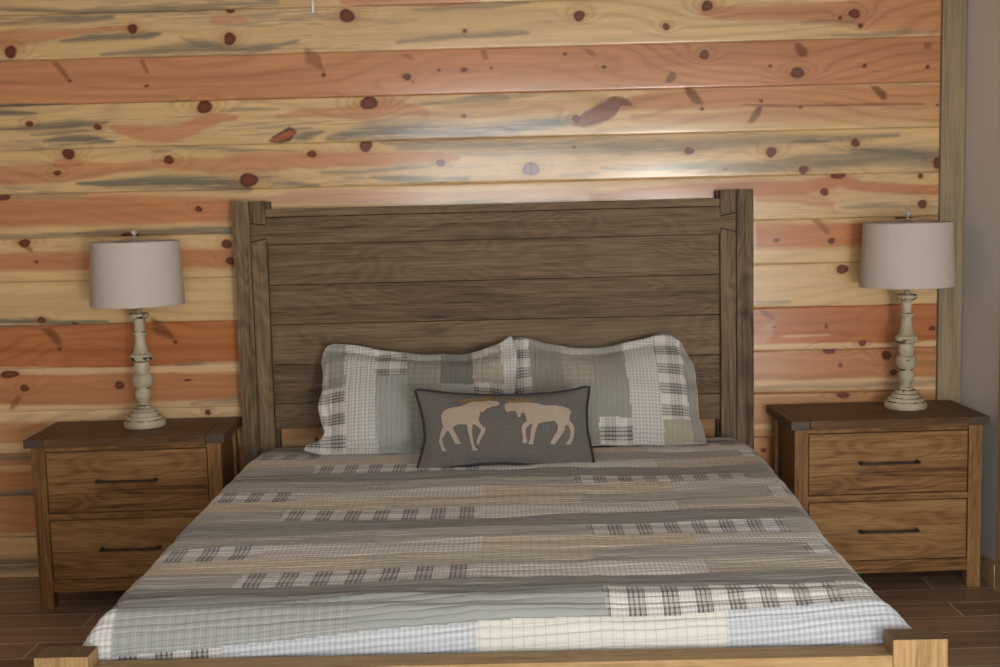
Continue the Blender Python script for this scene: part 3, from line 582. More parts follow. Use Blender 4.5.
# ------------------------------------------------------------------ patchwork fabric
def fabric():
    m, nt, bs = new_mat('patchwork_cotton')
    col = node(nt, 'ShaderNodeAttribute', attribute_name='cloth', attribute_type='GEOMETRY').outputs['Color']
    ty = node(nt, 'ShaderNodeSeparateColor', {0: node(nt, 'ShaderNodeAttribute', attribute_name='weave', attribute_type='GEOMETRY').outputs['Color']})
    uv = node(nt, 'ShaderNodeSeparateXYZ', {0: node(nt, 'ShaderNodeAttribute', attribute_name='cuv', attribute_type='GEOMETRY').outputs['Vector']})
    u, v = uv.outputs[0], uv.outputs[1]
    def line(c, period, width, phase=0.0):       # 1 inside a thread line
        f = math_n(nt, 'FRACT', math_n(nt, 'MULTIPLY_ADD', c, 1.0 / period, phase))
        return math_n(nt, 'LESS_THAN', f, width / period)
    def mul(a, b_): return math_n(nt, 'MULTIPLY', a, b_)
    def mx(a, b_): return math_n(nt, 'MAXIMUM', a, b_)
    # small check
    ck = mul(math_n(nt, 'ADD', line(u, .0135, .0065), line(v, .0135, .0065)), 0.5)
    c_check = mixc(nt, 'MIX', mul(ck, ty.outputs[0]), col, mixc(nt, 'MULTIPLY', 1.0, col, (0.66, 0.67, 0.68)))
    # bold plaid: dark bands with fine dark threads crossing pale ground
    def warp(c, ph):
        band = line(c, .0865, .043, ph)
        fine = mx(line(c, .0865, .0045, ph), mx(line(c, .0865, .0045, ph - .14), mx(line(c, .0865, .0045, ph - .30), line(c, .0865, .0035, ph - .46))))
        thin = line(c, .0108, .0018, ph)
        return math_n(nt, 'ADD', mul(band, .42), math_n(nt, 'ADD', mul(fine, .42), mul(thin, .34)))
    wu = warp(u, 0.2); wv = warp(v, 0.25)
    dk = math_n(nt, 'ADD', mul(wu, .72), mul(wv, .42), clamp=True)
    c_bold = mixc(nt, 'MIX', mul(dk, ty.outputs[1]), c_check, (0.07, 0.058, 0.05))
    # windowpane
    wp = mx(line(u, .026, .0022), line(v, .026, .0022)); wl = mx(line(u, .026, .0022, .5), line(v, .040, .0022, .5))
    c_w = mixc(nt, 'MIX', mul(mul(wp, .26), ty.outputs[2]), c_bold, (0.07, 0.07, 0.065))
    c_w = mixc(nt, 'MIX', mul(mul(wl, .16), ty.outputs[2]), c_w, (0.75, 0.74, 0.68))
    ns = node(nt, 'ShaderNodeTexNoise', {'Vector': node(nt, 'ShaderNodeAttribute', attribute_name='cuv', attribute_type='GEOMETRY').outputs['Vector'], 'Scale': 420.0, 'Detail': 2.0}).outputs[0]
    c_f = mixc(nt, 'MULTIPLY', 1.0, c_w, ramp(nt, ns, [(0.3, (.86, .86, .86)), (0.7, (1.08, 1.08, 1.08))]))
    nt.links.new(c_f, bs.inputs['Base Color']); bs.inputs['Roughness'].default_value = .85; bs.inputs['Specular IOR Level'].default_value = .25
    bs.inputs['Sheen Weight'].default_value = .15
    # quilting channels run along the strips
    lo = node(nt, 'ShaderNodeTexNoise', {'Vector': node(nt, 'ShaderNodeCombineXYZ', {0: mul(u, 5.0), 1: mul(v, 18.0)}).outputs[0], 'Scale': 1.0, 'Detail': 2.0}).outputs[0]
    vv = math_n(nt, 'MULTIPLY_ADD', lo, .02, v)
    ch = math_n(nt, 'ABSOLUTE', math_n(nt, 'SINE', mul(vv, math.pi / .0205)))
    pk = node(nt, 'ShaderNodeTexNoise', {'Vector': node(nt, 'ShaderNodeCombineXYZ', {0: mul(u, 60.0), 1: mul(v, 30.0)}).outputs[0], 'Scale': 1.0, 'Detail': 2.0}).outputs[0]
    h = math_n(nt, 'ADD', math_n(nt, 'POWER', ch, .5), mul(pk, .5))
    nt.links.new(node(nt, 'ShaderNodeBump', {'Height': h, 'Strength': .7, 'Distance': .0035}).outputs[0], bs.inputs['Normal'])
    return m
FAB = fabric()
K = dict(dark=(.20, .192, .172), mid=(.31, .292, .252), mid2=(.34, .322, .28), tan=(.47, .40, .30), sage=(.31, .31, .262), white=(.66, .645, .60), check=(.56, .525, .46),
         plaid=(.70, .67, .62), cream=(.60, .58, .51), blue=(.55, .565, .575), lgrey=(.31, .32, .30), pale=(.36, .375, .345), tanw=(.40, .36, .28))
CH, BO, WI, SO = (1, 0, 0), (0, 1, 0), (0, 0, 1), (0, 0, 0)
def patches(u, r):
    """u: distance across the bed (m), r: row number; returns colour and weave of the patch there"""
    ri = np.floor(r).astype(int); km = ri % 5; n = u.shape
    col = np.zeros(n + (3,)); wv = np.zeros(n + (3,))
    P = .605; c0 = -.035; c1 = c0 - P / 2
    ia = np.floor((u - c0) / P).astype(int); ib = np.floor((u - c1) / P).astype(int)   # A/C columns, B/M columns
    def put(mask, name, w_): col[mask] = K[name]; wv[mask] = w_
    foot = ri >= 11
    put(km == 0, 'dark', SO)
    for i in range(-4, 5):
        put((km == 0) & (ib == i) & (i % 2 == 0), 'dark', SO)
        # row 1
        s = (km == 1) & (ib == i); put(s, ['mid', 'sage', 'mid2', 'plaid', 'mid'][(i + 1) % 5] if -2 < i < 3 else 'mid', BO if i == 2 - 1 + 0 and False else SO)
    for i, (nm, w_) in {-3: ('tanw', WI), -2: ('mid', SO), -1: ('mid', WI), 0: ('mid2', SO), 1: ('plaid', BO), 2: ('mid', SO), 3: ('tan', SO)}.items(): put((km == 1) & (ib == i), nm, w_)
    for i, (nm, w_) in {-4: ('mid', SO), -3: ('tanw', WI), -2: ('plaid', BO), -1: ('check', CH), 0: ('tan', WI), 1: ('check', CH), 2: ('mid', SO), 3: ('sage', WI)}.items(): put((km == 2) & (ia == i), nm, w_)
    for i, (nm, w_) in {-4: ('mid', SO), -3: ('check', CH), -2: ('tan', WI), -1: ('tan', WI), 0: ('tanw', WI), 1: ('mid', SO), 2: ('plaid', BO), 3: ('mid', SO)}.items(): put((km == 3) & (ib == i), nm, w_)
    for i, (nm, w_) in {-4: ('check', CH), -3: ('plaid', BO), -2: ('mid', SO), -1: ('plaid', BO), 0: ('check', CH), 1: ('tanw', WI), 2: ('mid', SO), 3: ('check', CH)}.items(): put((km == 4) & (ia == i), nm, w_)
    # last two strips at the foot: light painted in as paler, bluer colours
    e = (ri == 11)
    for i, (nm, w_) in {-3: ('white', CH), -2: ('lgrey', WI), -1: ('lgrey', WI), 0: ('lgrey', SO), 1: ('plaid', BO), 2: ('check', CH)}.items(): put(e & (ib == i), nm, w_)
    put(e & (u < -.905), 'white', CH)
    f = (ri >= 12)
    for i, (nm, w_) in {-3: ('white', CH), -2: ('plaid', BO), -1: ('blue', CH), 0: ('cream', WI), 1: ('blue', CH), 2: ('white', CH)}.items(): put(f & (ia == i), nm, w_)
    put(f & (u < -.905), 'white', CH)
    return col, wv

def make_quilt():
    xa, xb = -.930, .975; rad = .05; top = .575; hang = .37
    # across: arclength a measured from u=0
    flat0, flat1 = xa + rad, xb - rad; arc = rad * math.pi / 2
    aL = np.linspace(flat0 - arc - hang, flat0, 70)[:-1]; aM = np.linspace(flat0, flat1, 420); aR = np.linspace(flat1, flat1 + arc + hang, 70)[1:]
    a = np.concatenate([aL, aM, aR])
    def side(a_):
        x = np.where(a_ < flat0, 0, a_); over = np.where(a_ < flat0, flat0 - a_, np.where(a_ > flat1, a_ - flat1, 0)); sg = np.where(a_ < flat0, -1, 1)
        th = np.clip(over / rad, 0, math.pi / 2); base = np.where(a_ < flat0, flat0, np.where(a_ > flat1, flat1, a_))
        X_ = base + sg * rad * np.sin(th) * (over > 0); D = rad * (1 - np.cos(th)) + np.maximum(over - arc, 0)
        return X_, D
    XA, DA = side(a)
    # along: L from head; y0=-.125; flat to y=-2.09, arc radius .11, then down to z .33
    rf = .11; yf = -2.09; arcf = rf * math.pi / 2
    Ls = np.concatenate([np.linspace(0, -.125 - yf, 400)[:-1], np.linspace(-.125 - yf, -.125 - yf + arcf + .13, 90)])
    over = np.maximum(Ls - (-.125 - yf), 0); th = np.clip(over / rf, 0, math.pi / 2)
    YL = np.where(over > 0, yf - rf * np.sin(th), -.125 - Ls); DL = rf * (1 - np.cos(th)) + np.maximum(over - arcf, 0)
    # row coordinate from L (rows of .1225 m, compressed where the quilt bunches at the foot)
    yk = np.array([.125, .774, 1.388, 2.005]); lk = yk - .125
    rk = [-(.774 - .125) / .1225, 0, 5, 10]
    lk = list(lk) + [2.10 - .125, -.125 - yf + .108, -.125 - yf + .108 + .1225, -.125 - yf + .108 + .245]; rk = rk + [11, 12, 13, 14]
    RL = np.interp(Ls, lk, rk)
    A, Rr = np.meshgrid(a, RL); XX, _ = np.meshgrid(XA, YL); DAg, DLg = np.meshgrid(DA, DL); _, YY = np.meshgrid(XA, YL)
    L2 = np.meshgrid(a, Ls)[1]
    # corner: smooth max of the two drops; the hanging side tucks before the foot rail
    D = (DAg ** 4 + DLg ** 4) ** .25
    Z = top - D
    head = 1 - sstep(0.0, .42, L2); Z -= head * .034
    # big soft wrinkles
    onflat = np.exp(-(DAg / .05) ** 2)
    Z += (fbm(A * 2.2 + 5, L2 * 5.5, 51, 3) - .5) * .022 * onflat * (1 - .6 * sstep(2.0, 2.2, L2))
    Z += (fbm(A * 3.0, L2 * 22, 57, 3) - .5) * .010
    ridge = np.sin(Rr * 2 * math.pi * 2.0 + (fbm(A * 2, L2 * 3, 61, 2) - .5) * 5)
    bun = np.exp(-((Rr - 11.2) / .8) ** 2) * onflat
    Z += ridge * .0035 * bun; YY = YY - (fbm(A * 2.5, L2 * 3, 63, 3) - .5) * .010 * sstep(1.98, 2.05, L2)
    # pressed fold lines that run head to foot
    for xf in (-.03, .275): Z += .002 * np.exp(-((A - xf - .02 * (fbm(L2 * 3, L2 * 0, 71) - .5)) / .022) ** 2) * onflat
    # the hanging sides wave and flare out by the foot posts
    sg = np.where(A < 0, -1, 1)
    XX = XX - .045 * sstep(.2, 1.9, L2) * sstep(.3, .9, A) + .012 * sstep(1.5, 1.95, L2) * sstep(.3, .9, -A)
    flare = sstep(1.90, 2.10, L2) * np.where(A < 0, .62, .85)
    XX = XX + sg * np.maximum(DAg - .02, 0) * (.06 + .05 * np.sin(L2 * 11 + 1.3 * sg)) * (1 - sstep(1.7, 2.1, L2))
    XX = XX + sg * flare * np.clip(DAg - .012, 0, 1.0) * (DLg < 9) * (1 - .0 * DLg)
    # keep the foot end clear of the foot rail
    YY = np.maximum(YY, -2.2215)
    P3 = np.stack([XX, YY, Z], -1)
    me = grid_mesh('quilt', P3[:, ::-1])
    A, Rr = A[:, ::-1], Rr[:, ::-1]
    # patches: face centres
    Ac = (A[:-1, :-1] + A[1:, 1:]) / 2; Rc = (Rr[:-1, :-1] + Rr[1:, 1:]) / 2
    def skew(A_, R_): return R_ + A_ * np.interp(R_, [-5, 0, 5, 10, 12], [.0, .12, .28, .38, .46]) + (fbm(A_ * 1.6, R_ * .0 + 2, 81, 2) - .5) * .22
    Uc = Ac + (fbm(Rc * 1.3, Rc * 0, 83, 2) - .5) * .03
    col, wv = patches(Uc, skew(Ac, Rc))
    gn = np.where(Rc < 10.6, 1.42, 1.0)[..., None]; col = np.clip(col * gn * np.array([1.0, 1.02, 1.05]), 0, .80)
    # flat top lightened in colour, standing in for light from above
    col_attr(me, 'cloth', col.reshape(-1, 3), 'FACE'); col_attr(me, 'weave', wv.reshape(-1, 3), 'FACE')
    Rs = skew(A, Rr)
    vec_attr(me, 'cuv', np.stack([A, Rs * .1225, A * 0], -1).reshape(-1, 3))
    o = link('quilt', me, FAB)
    md = o.modifiers.new('thick', 'SOLIDIFY'); md.thickness = .006; md.offset = 1.0
    tag(o, 'patchwork quilt of grey, tan and plaid strips spread over the bed', 'quilt')
    return o
make_quilt()

# ------------------------------------------------------------------ pillows
def curve(pts, key, n):
    p = np.array(pts, float); d = np.r_[0, np.cumsum(np.linalg.norm(np.diff(p, axis=0), axis=1))]; d /= d[-1]
    t = np.linspace(0, 1, n)
    return np.stack([np.interp(t, d, p[:, 0]), np.interp(t, d, p[:, 1])], -1)
def smooth1(c, it=3):
    for _ in range(it):
        q = c.copy(); q[1:-1] = (c[:-2] + 2 * c[1:-1] + c[2:]) / 4; c = q
    return c
class Pillow:
    def __init__(s, top, left, bot, right, P0, P1, thick, flange, nu=110, nv=80, seed=0, amp=.01):
        s.nu, s.nv = nu, nv
        T = smooth1(curve(top, 0, nu)); Bo = smooth1(curve(bot, 0, nu)); L = smooth1(curve(left, 1, nv)); Rt = smooth1(curve(right, 1, nv))
        L[0] = Bo[0]; L[-1] = T[0]; Rt[0] = Bo[-1]; Rt[-1] = T[-1]
        u = np.linspace(0, 1, nu)[None, :, None]; v = np.linspace(0, 1, nv)[:, None, None]
        s.Q = (1 - v) * Bo[None] + v * T[None] + (1 - u) * L[:, None] + u * Rt[:, None] - ((1 - u) * (1 - v) * Bo[0] + u * (1 - v) * Bo[-1] + (1 - u) * v * T[0] + u * v * T[-1])
        U_, V_ = np.meshgrid(np.linspace(0, 1, nu), np.linspace(0, 1, nv))
        s.U, s.V = U_, V_
        f = flange
        uu = np.clip((U_ - f) / (1 - 2 * f), 0, 1); vv = np.clip((V_ - f * 1.4) / (1 - 2.8 * f), 0, 1)
        body = np.clip(np.sin(math.pi * uu), 0, 1) ** .55 * np.clip(np.sin(math.pi * vv), 0, 1) ** .6
        wr = (fbm(U_ * 5, V_ * 4, 90 + seed, 3) - .5)
        s.F = thick * (body * (1 + .12 * wr)) + .004
        ed = 1 - np.clip(body * 1.6, 0, 1)
        s.wave = amp * ed * (np.sin(U_ * 31 + seed) * .4 + np.sin(V_ * 23 + 2 * seed) * .6 + 2 * wr)
        s.F += wr * .010 * body
        s.P0 = np.array(P0); t = np.array([P1[0] - P0[0], P1[1] - P0[1]]); t = t / np.linalg.norm(t)
        s.t = t; s.n = np.array([-t[1], t[0]])      # toward the camera (y,z)
    def to3(s, q, off):
        y = s.P0[0] + q[..., 1] * s.t[0] + off * s.n[0]; z = s.P0[1] + q[..., 1] * s.t[1] + off * s.n[1]
        return np.stack([q[..., 0], y, z], -1)
    def mesh(s, name):
        front = s.to3(s.Q, s.F + s.wave); back = s.to3(s.Q, -s.F * .75 + s.wave)
        nv, nu = s.nv, s.nu; me = bpy.data.meshes.new(name)
        idx = np.arange(nv * nu).reshape(nv, nu)
        qf = np.stack([idx[:-1, :-1], idx[:-1, 1:], idx[1:, 1:], idx[1:, :-1]], -1).reshape(-1, 4)
        qb = qf[:, ::-1] + nv * nu
        ring = np.concatenate([idx[0, :], idx[1:, -1], idx[-1, -2::-1], idx[-2:0:-1, 0]]); r2 = np.roll(ring, -1)
        qr = np.stack([ring, ring + nv * nu, r2 + nv * nu, r2], -1)
        V = np.concatenate([front.reshape(-1, 3), back.reshape(-1, 3)]); F = np.concatenate([qf, qb, qr])
        me.from_pydata(V.tolist(), [], F.tolist()); me.polygons.foreach_set('use_smooth', np.ones(len(F), bool)); me.update()
        s.nf = len(qf); s.ring = ring; s.front = front; s.back = back
        return me
    def at(s, X_, T_, off=0.0):
        """point on the front surface above plane coordinates (X,T)"""
        d = (s.Q[..., 0] - X_) ** 2 + (s.Q[..., 1] - T_) ** 2; d = d.reshape(-1); ii = np.argsort(d)[:5]; w_ = 1 / (d[ii] + 1e-6)
        f = ((s.F + s.wave).reshape(-1)[ii] * w_).sum() / w_.sum()
        return s.to3(np.array([X_, T_]), f + off)

def sham(name, P, strips, label, group=None):
    me = P.mesh(name); U_, V_ = P.U, P.V
    Xc = (P.Q[:-1, :-1, 0] + P.Q[1:, 1:, 0]) / 2; Tc = (P.Q[:-1, :-1, 1] + P.Q[1:, 1:, 1]) / 2
    col = np.zeros(Xc.shape + (3,)); wv = np.zeros_like(col)
    for x0, x1, segs in strips:
        for t0, t1, nm, w_ in segs:
            sl = .02 * (Tc / .4 - .5); m_ = (Xc + sl >= x0) & (Xc + sl < x1) & (Tc >= t0) & (Tc < t1); col[m_] = K[nm]; wv[m_] = w_
    n = len(me.polygons); cc = np.tile(np.array(K['mid']), (n, 1)); ww = np.zeros((n, 3))
    cc[:P.nf] = col.reshape(-1, 3); ww[:P.nf] = wv.reshape(-1, 3)
    col_attr(me, 'cloth', cc, 'FACE'); col_attr(me, 'weave', ww, 'FACE')
    q = P.Q.reshape(-1, 2); cuv = np.stack([q[:, 1], q[:, 0], q[:, 0] * 0], -1); vec_attr(me, 'cuv', np.concatenate([cuv, cuv]))
    o = link(name, me, FAB); tag(o, label, 'pillow', group)
    # bound edge
    pts = ((P.front + P.back) / 2).reshape(-1, 3)[P.ring]; mb = MB(); mb.tube([*map(tuple, pts[::2]), tuple(pts[0])], .0035, 6)
    mb.build('binding', plain('pale_binding_' + name, (.42, .42, .39), .9), o)
    return o
BIG = 9
A0, A1 = (-.40, .613), (-.17, .963)
Ltop = [(-.675, .385), (-.665, .415), (-.634, .428), (-.5743, .4198), (-.4747, .3952), (-.3756, .375), (-.2575, .3654), (-.1396, .3602), (-.061, .3756), (.0182, .4086), (.062, .437)]
Lleft = [(-.728, -.028), (-.715, .000), (-.675, .004), (-.650, .039), (-.6687, .0931), (-.683, .1476), (-.6712, .2189), (-.668, .2914), (-.682, .345), (-.675, .385)]
Lbot = [(-.728, -.028), (-.66, -.0441), (-.5748, -.0441), (-.4424, -.0452), (-.2723, -.0473), (-.1024, -.0514), (.055, -.0514)]
Lright = [(.055, -.0514), (.064, .0954), (.074, .2211), (.081, .3282), (.080, .3937), (.062, .437)]
Rtop = [(.045, .415), (.10, .425), (.1562, .4138), (.2145, .3903), (.2924, .3729), (.3901, .366), (.4891, .3831), (.5689, .4029), (.649, .4228), (.690, .4180), (.7245, .395)]
Rright = [(.793, -.038), (.79, -.0084), (.7733, .0574), (.7751, .1613), (.7749, .2459), (.7651, .3106), (.7245, .395)]
Rbot = [(.03, -.0472), (.1806, -.0421), (.3507, -.0341), (.5012, -.0378), (.6519, -.0374), (.793, -.038)]
Rleft = [(.03, -.0472), (.03, .1), (.03, .25), (.035, .36), (.045, .415)]
a, z9 = -9, 9
LP = Pillow(Ltop, Lleft, Lbot, Lright, A0, A1, .072, .05, seed=1)
RP = Pillow(Rtop, Rleft, Rbot, Rright, (-.372, .613), (-.142, .963), .062, .05, seed=5)
sham('pillow_sham', LP, [(a, -.58, [(a, .22, 'plaid', BO), (.22, z9, 'sage', WI)]), (-.58, -.46, [(a, z9, 'white', CH)]), (-.46, -.335, [(a, .255, 'pale', SO), (.255, z9, 'plaid', BO)]),
    (-.335, -.208, [(a, z9, 'sage', WI)]), (-.208, -.085, [(a, .21, 'pale', SO), (.21, z9, 'dark', SO)]), (-.085, .032, [(a, .22, 'plaid', BO), (.22, z9, 'tanw', WI)]), (.032, z9, [(a, z9, 'white', CH)])],
    'grey and plaid patchwork pillow sham on the left, its corner overlapping the other sham', 'two patchwork shams against the headboard')
sham('pillow_sham', RP, [(a, .14, [(a, z9, 'plaid', BO)]), (.14, .262, [(a, z9, 'mid', SO)]), (.262, .382, [(a, .20, 'sage', SO), (.20, z9, 'tanw', WI)]), (.382, .508, [(a, .06, 'plaid', BO), (.06, z9, 'sage', SO)]),
    (.508, .628, [(a, z9, 'white', CH)]), (.628, .735, [(a, .055, 'tanw', SO), (.055, z9, 'plaid', BO)]), (.735, z9, [(a, z9, 'mid', SO)])],
    'patchwork pillow sham on the right with a vertical black and white plaid strip', 'two patchwork shams against the headboard')

felt = plain('charcoal_felt', (.125, .112, .104), .95, noise=.22, nscale=220, bump=.0015)
cord = plain('black_piping', (.022, .020, .019), .8)
linen = plain('beige_linen', (.40, .315, .24), .95, noise=.15, nscale=260, bump=.001)
gold = plain('ochre_thread', (.20, .125, .05), .9, noise=.35, nscale=160)
Mtop = [(-.2871, .2717), (-.2577, .271), (-.1841, .2576), (-.0557, .2468), (.0909, .2433), (.2009, .2464), (.2931, .2595), (.322, .268), (.3404, .266)]
Ml = [(-.2782, -.0193), (-.264, .0286), (-.2498, .0842), (-.2536, .1409), (-.2647, .1982), (-.2871, .2717)]
Mb = [(-.2782, -.0193), (-.2, -.018), (-.1668, -.0163), (-.07, -.006), (.0131, -.002), (.09, -.008), (.1744, -.015), (.3462, -.0245)]
Mr = [(.3462, -.0245), (.338, .0331), (.3268, .1082), (.3265, .184), (.3404, .266)]
MP = Pillow(Mtop, Ml, Mb, Mr, (-.715, .597), (-.615, .812), .046, .015, nu=100, nv=60, seed=9, amp=.003)
me = MP.mesh('lumbar_pillow'); lum = link('lumbar_pillow', me, felt); tag(lum, 'small charcoal lumbar pillow with two beige moose facing each other', 'pillow')
pts = ((MP.front + MP.back) / 2).reshape(-1, 3)[MP.ring]
mb = MB(); mb.tube([*map(tuple, pts[::2]), tuple(pts[0])], .0055, 8); mb.build('piping', cord, lum)
def applique(name, poly, mat, off, label=None):
    bm = bmesh.new(); vs = [bm.verts.new((x, 0, t)) for x, t in poly]
    es = [bm.edges.new((vs[i], vs[(i + 1) % len(vs)])) for i in range(len(vs))]
    bmesh.ops.triangle_fill(bm, edges=es, use_beauty=True)
    for _ in range(3):
        long = [e for e in bm.edges if e.calc_length() > .012]
        if not long: break
        bmesh.ops.subdivide_edges(bm, edges=long, cuts=1); bmesh.ops.triangulate(bm, faces=bm.faces[:])
    for v in bm.verts: v.co = MP.at(v.co.x, v.co.z, off)
    bmesh.ops.recalc_face_normals(bm, faces=bm.faces[:])
    f0 = bm.faces[:]
    if sum(f.normal.y for f in f0) > 0: bmesh.ops.reverse_faces(bm, faces=f0)
    me = bpy.data.meshes.new(name); bm.to_mesh(me); bm.free()
    o = link(name, me, mat, lum); md = o.modifiers.new('t', 'SOLIDIFY'); md.thickness = .002; md.offset = 0
    if label: o['label'] = label
    return o
MOOSE1, MOOSE2, ANT1, ANT2 = ([(x, t_ - .010) for x, t_ in L] for L in (MOOSE1, MOOSE2, ANT1, ANT2))
applique('moose_patch', MOOSE1, linen, .0022, 'beige linen moose facing right'); applique('moose_patch', MOOSE2, linen, .0022, 'beige linen moose facing left')
applique('antler_patch', ANT1, gold, .0022, 'ochre antlers of the left moose'); applique('antler_patch', ANT2, gold, .0022, 'ochre antlers of the right moose')

# ------------------------------------------------------------------ nightstands
def make_nightstand():
    root = empty('nightstand', (0, 0, 0))
    W, D, H, t, li, lw = .752, .388, .664, .0327, .0186, .052; hw = W / 2
    # origin: centre of the front edge on the floor; +y towards the wall
    b = MB(); b.box(-hw + .074, hw - .074, 0, D, H - t, H, .45, .003); b.build('top', topX, root)
    for s in (-1, 1):
        b = MB(); b.box(*sorted((s * (hw - .0725), s * hw)), 0, D, H - t, H, .4 + .2 * s, .003); o_ = b.build('breadboard_end', [topY, endgrain], root); o_['label'] = 'end board with dark end grain'
        for pl_ in o_.data.polygons:
            if pl_.normal.y < -.7: pl_.material_index = 1
    for sx in (-1, 1):
        for y0 in (li, D - li - lw):
            b = MB(); b.box(*sorted((sx * (hw - li), sx * (hw - li - lw))), y0, y0 + lw, 0, H - t - .001, .5 + .3 * sx + y0, .002); b.build('leg', nsZ, root)
    ix = hw - li - lw
    for s in (-1, 1):
        b = MB(); xs_ = sorted((s * (hw - li - .012), s * (hw - li - .030)))
        b.box(*xs_, li + lw, D - li - lw, .065, H - t - .001, .3); b.build('side_panel', nsZ, root)
    b = MB(); b.box(-ix, ix, li + .006, li + .03, .612, H - t - .001, .3, .0015); b.build('top_rail', nsX, root)
    b = MB(); b.box(-ix, ix, li + .003, li + .03, .3475, .3720, .6, .0015); b.build('middle_rail', nsX, root)
    b = MB(); b.box(-ix, ix, li + .003, li + .03, .0655, .113, .2, .0015); b.build('bottom_rail', nsX, root)
    b = MB(); b.box(-ix - .02, ix + .02, D - li - .03, D - li - .015, .065, H - t - .001, .4); b.box(-ix, ix, li + .03, D - li - .03, .065, .08, .4); b.build('back_panel', nsX, root)
    b = MB(); b.box(-ix + .0005, ix - .0005, li + .0255, li + .03, .09, .625, .5); b.build('drawer_gap_shade', gap_shade, root)  # added plate behind the drawer fronts, painted as shade in their gaps
    for z0, z1 in ((.3745, .6095), (.1155, .3450)):
        b = MB(); m_ = z0 + (z1 - z0) * (.52 if z0 > .2 else .47)
        x0, x1 = -ix + .004, ix - .004
        z0 += .001; z1 -= .001
        b.box(x0, x1, li + .004, li + .024, z0, m_, .35 if z0 > .2 else .6, .0008); b.box(x0, x1, li + .004, li + .024, m_, z1, .75 if z0 > .2 else .95, .0008)
        b.box(x0 + .01, x1 - .01, li + .024, D - .08, z0 + .005, z1 - .03, .5)
        dr = b.build('drawer', nsX, root)
        zc = .4955 if z0 > .2 else .2315
        h = MB(); xh = .113; yb = li + .004
        for s in (-1, 1):
            h.box(*sorted((s * (xh - .012), s * xh)), yb - .018, yb, zc - .007, zc + .007, .5, .003)
        h.tube([(-xh, yb - .022, zc), (-xh + .03, yb - .026, zc), (xh - .03, yb - .026, zc), (xh, yb - .022, zc)], [.0062, .0048, .0048, .0062], 10)
        h.build('handle', iron, dr)
    return root
n1 = make_nightstand(); n1.location = (-1.4040, -.438, 0); n1.rotation_euler.z = .040
tag(n1, 'oak two-drawer nightstand to the left of the bed, in shadow', 'nightstand', 'matching oak nightstands beside the bed')
n2 = copy_tree(n1); n2.location = (1.4800, -.423, 0); n2.rotation_euler.z = .034
tag(n2, 'oak two-drawer nightstand to the right of the bed, near the grey wall', 'nightstand')

# ------------------------------------------------------------------ lamps
def distressed():
    m, nt, bs = new_mat('distressed_cream_paint'); tc = node(nt, 'ShaderNodeTexCoord')
    wear = node(nt, 'ShaderNodeAttribute', attribute_name='tint', attribute_type='GEOMETRY').outputs['Fac']
    mp = node(nt, 'ShaderNodeMapping', {'Vector': tc.outputs['Object'], 'Scale': (30, 30, 60)})
    n1_ = node(nt, 'ShaderNodeTexNoise', {'Vector': mp.outputs[0], 'Scale': 1.0, 'Detail': 5.0, 'Roughness': .6}).outputs[0]
    f = math_n(nt, 'ADD', n1_, math_n(nt, 'MULTIPLY', wear, .5))
    k = ramp(nt, f, [(.66, (0, 0, 0)), (.70, (1, 1, 1))])
    n2_ = node(nt, 'ShaderNodeTexNoise', {'Vector': tc.outputs['Object'], 'Scale': 14.0, 'Detail': 3.0}).outputs[0]
    paint = ramp(nt, n2_, [(.35, (.38, .33, .225)), (.65, (.54, .48, .35))])
    nt.links.new(mixc(nt, 'MIX', k, paint, (.035, .025, .018)), bs.inputs['Base Color']); bs.inputs['Roughness'].default_value = .6
    return m
cream_m = distressed()
def shade_mat():
    m, nt, bs = new_mat('linen_shade'); tc = node(nt, 'ShaderNodeTexCoord')
    n1_ = node(nt, 'ShaderNodeTexNoise', {'Vector': node(nt, 'ShaderNodeMapping', {'Vector': tc.outputs['Object'], 'Scale': (60, 60, 900)}).outputs[0], 'Scale': 1.0, 'Detail': 2.0}).outputs[0]
    c = ramp(nt, n1_, [(.3, (.60, .535, .475)), (.7, (.69, .62, .555))])
    nt.links.new(c, bs.inputs['Base Color']); bs.inputs['Roughness'].default_value = .9
    tr = node(nt, 'ShaderNodeBsdfTranslucent', {'Color': c}); mx_ = node(nt, 'ShaderNodeMixShader', {0: .12, 1: bs.outputs[0], 2: tr.outputs[0]})
    nt.links.new(mx_.outputs[0], nt.nodes['Material Output'].inputs[0])
    return m
shade_m = shade_mat(); steel = plain('brushed_nickel', (.50, .47, .42), .4, .6)
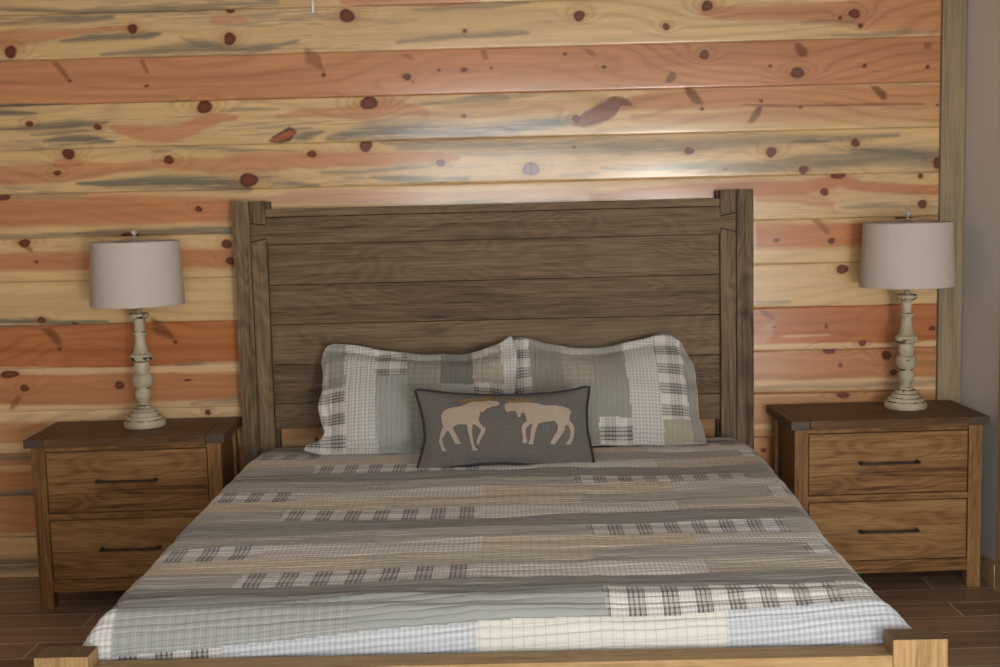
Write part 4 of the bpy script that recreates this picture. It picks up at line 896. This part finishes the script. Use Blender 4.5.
def make_lamp():
    root = empty('table_lamp', (0, 0, 0))
    Z = lambda cy: 1.456 - .00121 * cy - .6645
    prof = [(0, .0), (.078, 0), (.0815, .006), (.0815, .018), (.079, .022)] + [(r, Z(c)) for c, r in
      ((631, .078), (629, .070), (621, .067), (618, .062), (617, .056), (608, .054), (605, .050), (604, .045), (597, .042), (594, .037), (592, .029), (586, .0265), (583, .0215), (577, .0205), (570, .024), (560, .0295), (547, .0315), (538, .029), (531, .024), (528, .024),
       (525, .028), (515, .037), (500, .0415), (487, .037), (480, .026), (477, .0255), (472, .029), (460, .0305), (450, .028), (444, .026), (441, .034), (437, .0425), (430, .0435), (428, .0405), (426, .0435), (419, .0415), (416, .034), (412, .030), (400, .026), (385, .0215), (362, .0195), (358, .0195), (355, .0245), (346, .0245), (343, .0195), (328, .0205), (312, .0215), (309, .0235), (305, .0215), (302, .024), (300, .033), (294, .0385), (287, .0385), (284, .034), (283, .0))]
    b = MB()
    k = len(prof); seg = 56
    vs = [(r * math.cos(2 * math.pi * j / seg), r * math.sin(2 * math.pi * j / seg), z) for j in range(seg) for r, z in prof]
    for i in range(k - 1):
        z = (prof[i][1] + prof[i + 1][1]) / 2; c = (1.456 - .6645 - z) / .00121
        wear = .30 if (282 < c < 300 or 423 < c < 441 or 341 < c < 346 or 524 < c < 530 or 582 < c < 586) else (.34 if (591 < c < 595 or 603 < c < 606 or 616 < c < 619 or 628 < c < 632) else 0.04)
        b.add([vs[j * k + ii] for j in range(seg) for ii in (i, i + 1)], [[2 * j, 2 * ((j + 1) % seg), 2 * ((j + 1) % seg) + 1, 2 * j + 1] for j in range(seg)], wear, True)
    o = b.build('turned_base', cream_m, root)
    bm = bmesh.new(); bm.from_mesh(o.data); bmesh.ops.remove_doubles(bm, verts=bm.verts[:], dist=1e-5); bmesh.ops.recalc_face_normals(bm, faces=bm.faces[:]); bm.to_mesh(o.data); bm.free(); o.data.set_sharp_from_angle(angle=math.radians(32))
    zt, zb = 1.392 - .664, 1.144 - .664
    b = MB(); b.lathe([(.012, Z(284)), (.012, Z(270)), (.016, Z(268)), (.016, Z(225)), (.010, Z(222)), (.0, Z(222))], 20)
    # harp loop
    b.tube([(.016, 0, Z(240)), (.055, 0, Z(200)), (.062, 0, Z(130)), (.04, 0, Z(60)), (0, 0, Z(45)), (-.04, 0, Z(60)), (-.062, 0, Z(130)), (-.055, 0, Z(200)), (-.016, 0, Z(240))], .002, 6)
    b.lathe([(.0, Z(48)), (.007, Z(46)), (.007, Z(36)), (0, Z(34))], 12)
    b.build('stem', steel, root)
    b = MB(); t = .0016; rt, rb = .167, .1775
    b.lathe([(rb, zb), (rb + .0008, zb + .004), (rt + .0008, zt - .004), (rt, zt), (rt - t, zt), (rb - t, zb)], 96, close=True)
    sh = b.build('lamp_shade', shade_m, root)
    b = MB()
    for i in range(3):
        a_ = 2 * math.pi * i / 3 + .3; b.tube([(0, 0, Z(42)), (rt * math.cos(a_), rt * math.sin(a_), zt - .004)], .0015, 5)
    b.build('spider', steel, sh)
    b = MB(); b.lathe([(0, Z(34)), (.006, Z(34)), (.006, Z(31)), (.0115, Z(27)), (.0125, Z(22)), (.009, Z(17)), (0, Z(15.5))], 20); b.build('finial', plain('pale_stone', (.45, .46, .41), .5), root)
    return root
l1 = make_lamp(); l1.location = (-1.392, -.205, .6645); tag(l1, 'lamp with grey linen drum shade and turned cream base on the left nightstand', 'lamp', 'matching table lamps on the nightstands')
l2 = copy_tree(l1); l2.location = (1.610, -.188, .6645); l2.rotation_euler.z = 2.1; tag(l2, 'lamp with grey linen drum shade and turned cream base on the right nightstand', 'lamp')

# pull cord hanging from the ceiling into the top edge of the view
b = MB(); b.tube([(0, 0, 0), (.001, 0, -.4), (0, 0, ZC * -1 + 1.995)], .0022, 8); b.lathe([(0, -ZC + 1.968), (.0035, -ZC + 1.970), (.004, -ZC + 1.985), (.003, -ZC + 1.996), (0, -ZC + 1.998)], 10)
o = b.build('pull_cord', plain('white_cord', (.45, .45, .44), .6)); o.location = (-.3848, -2.0, ZC); tag(o, 'thin white pull cord hanging down above the headboard at the top edge', 'cord')
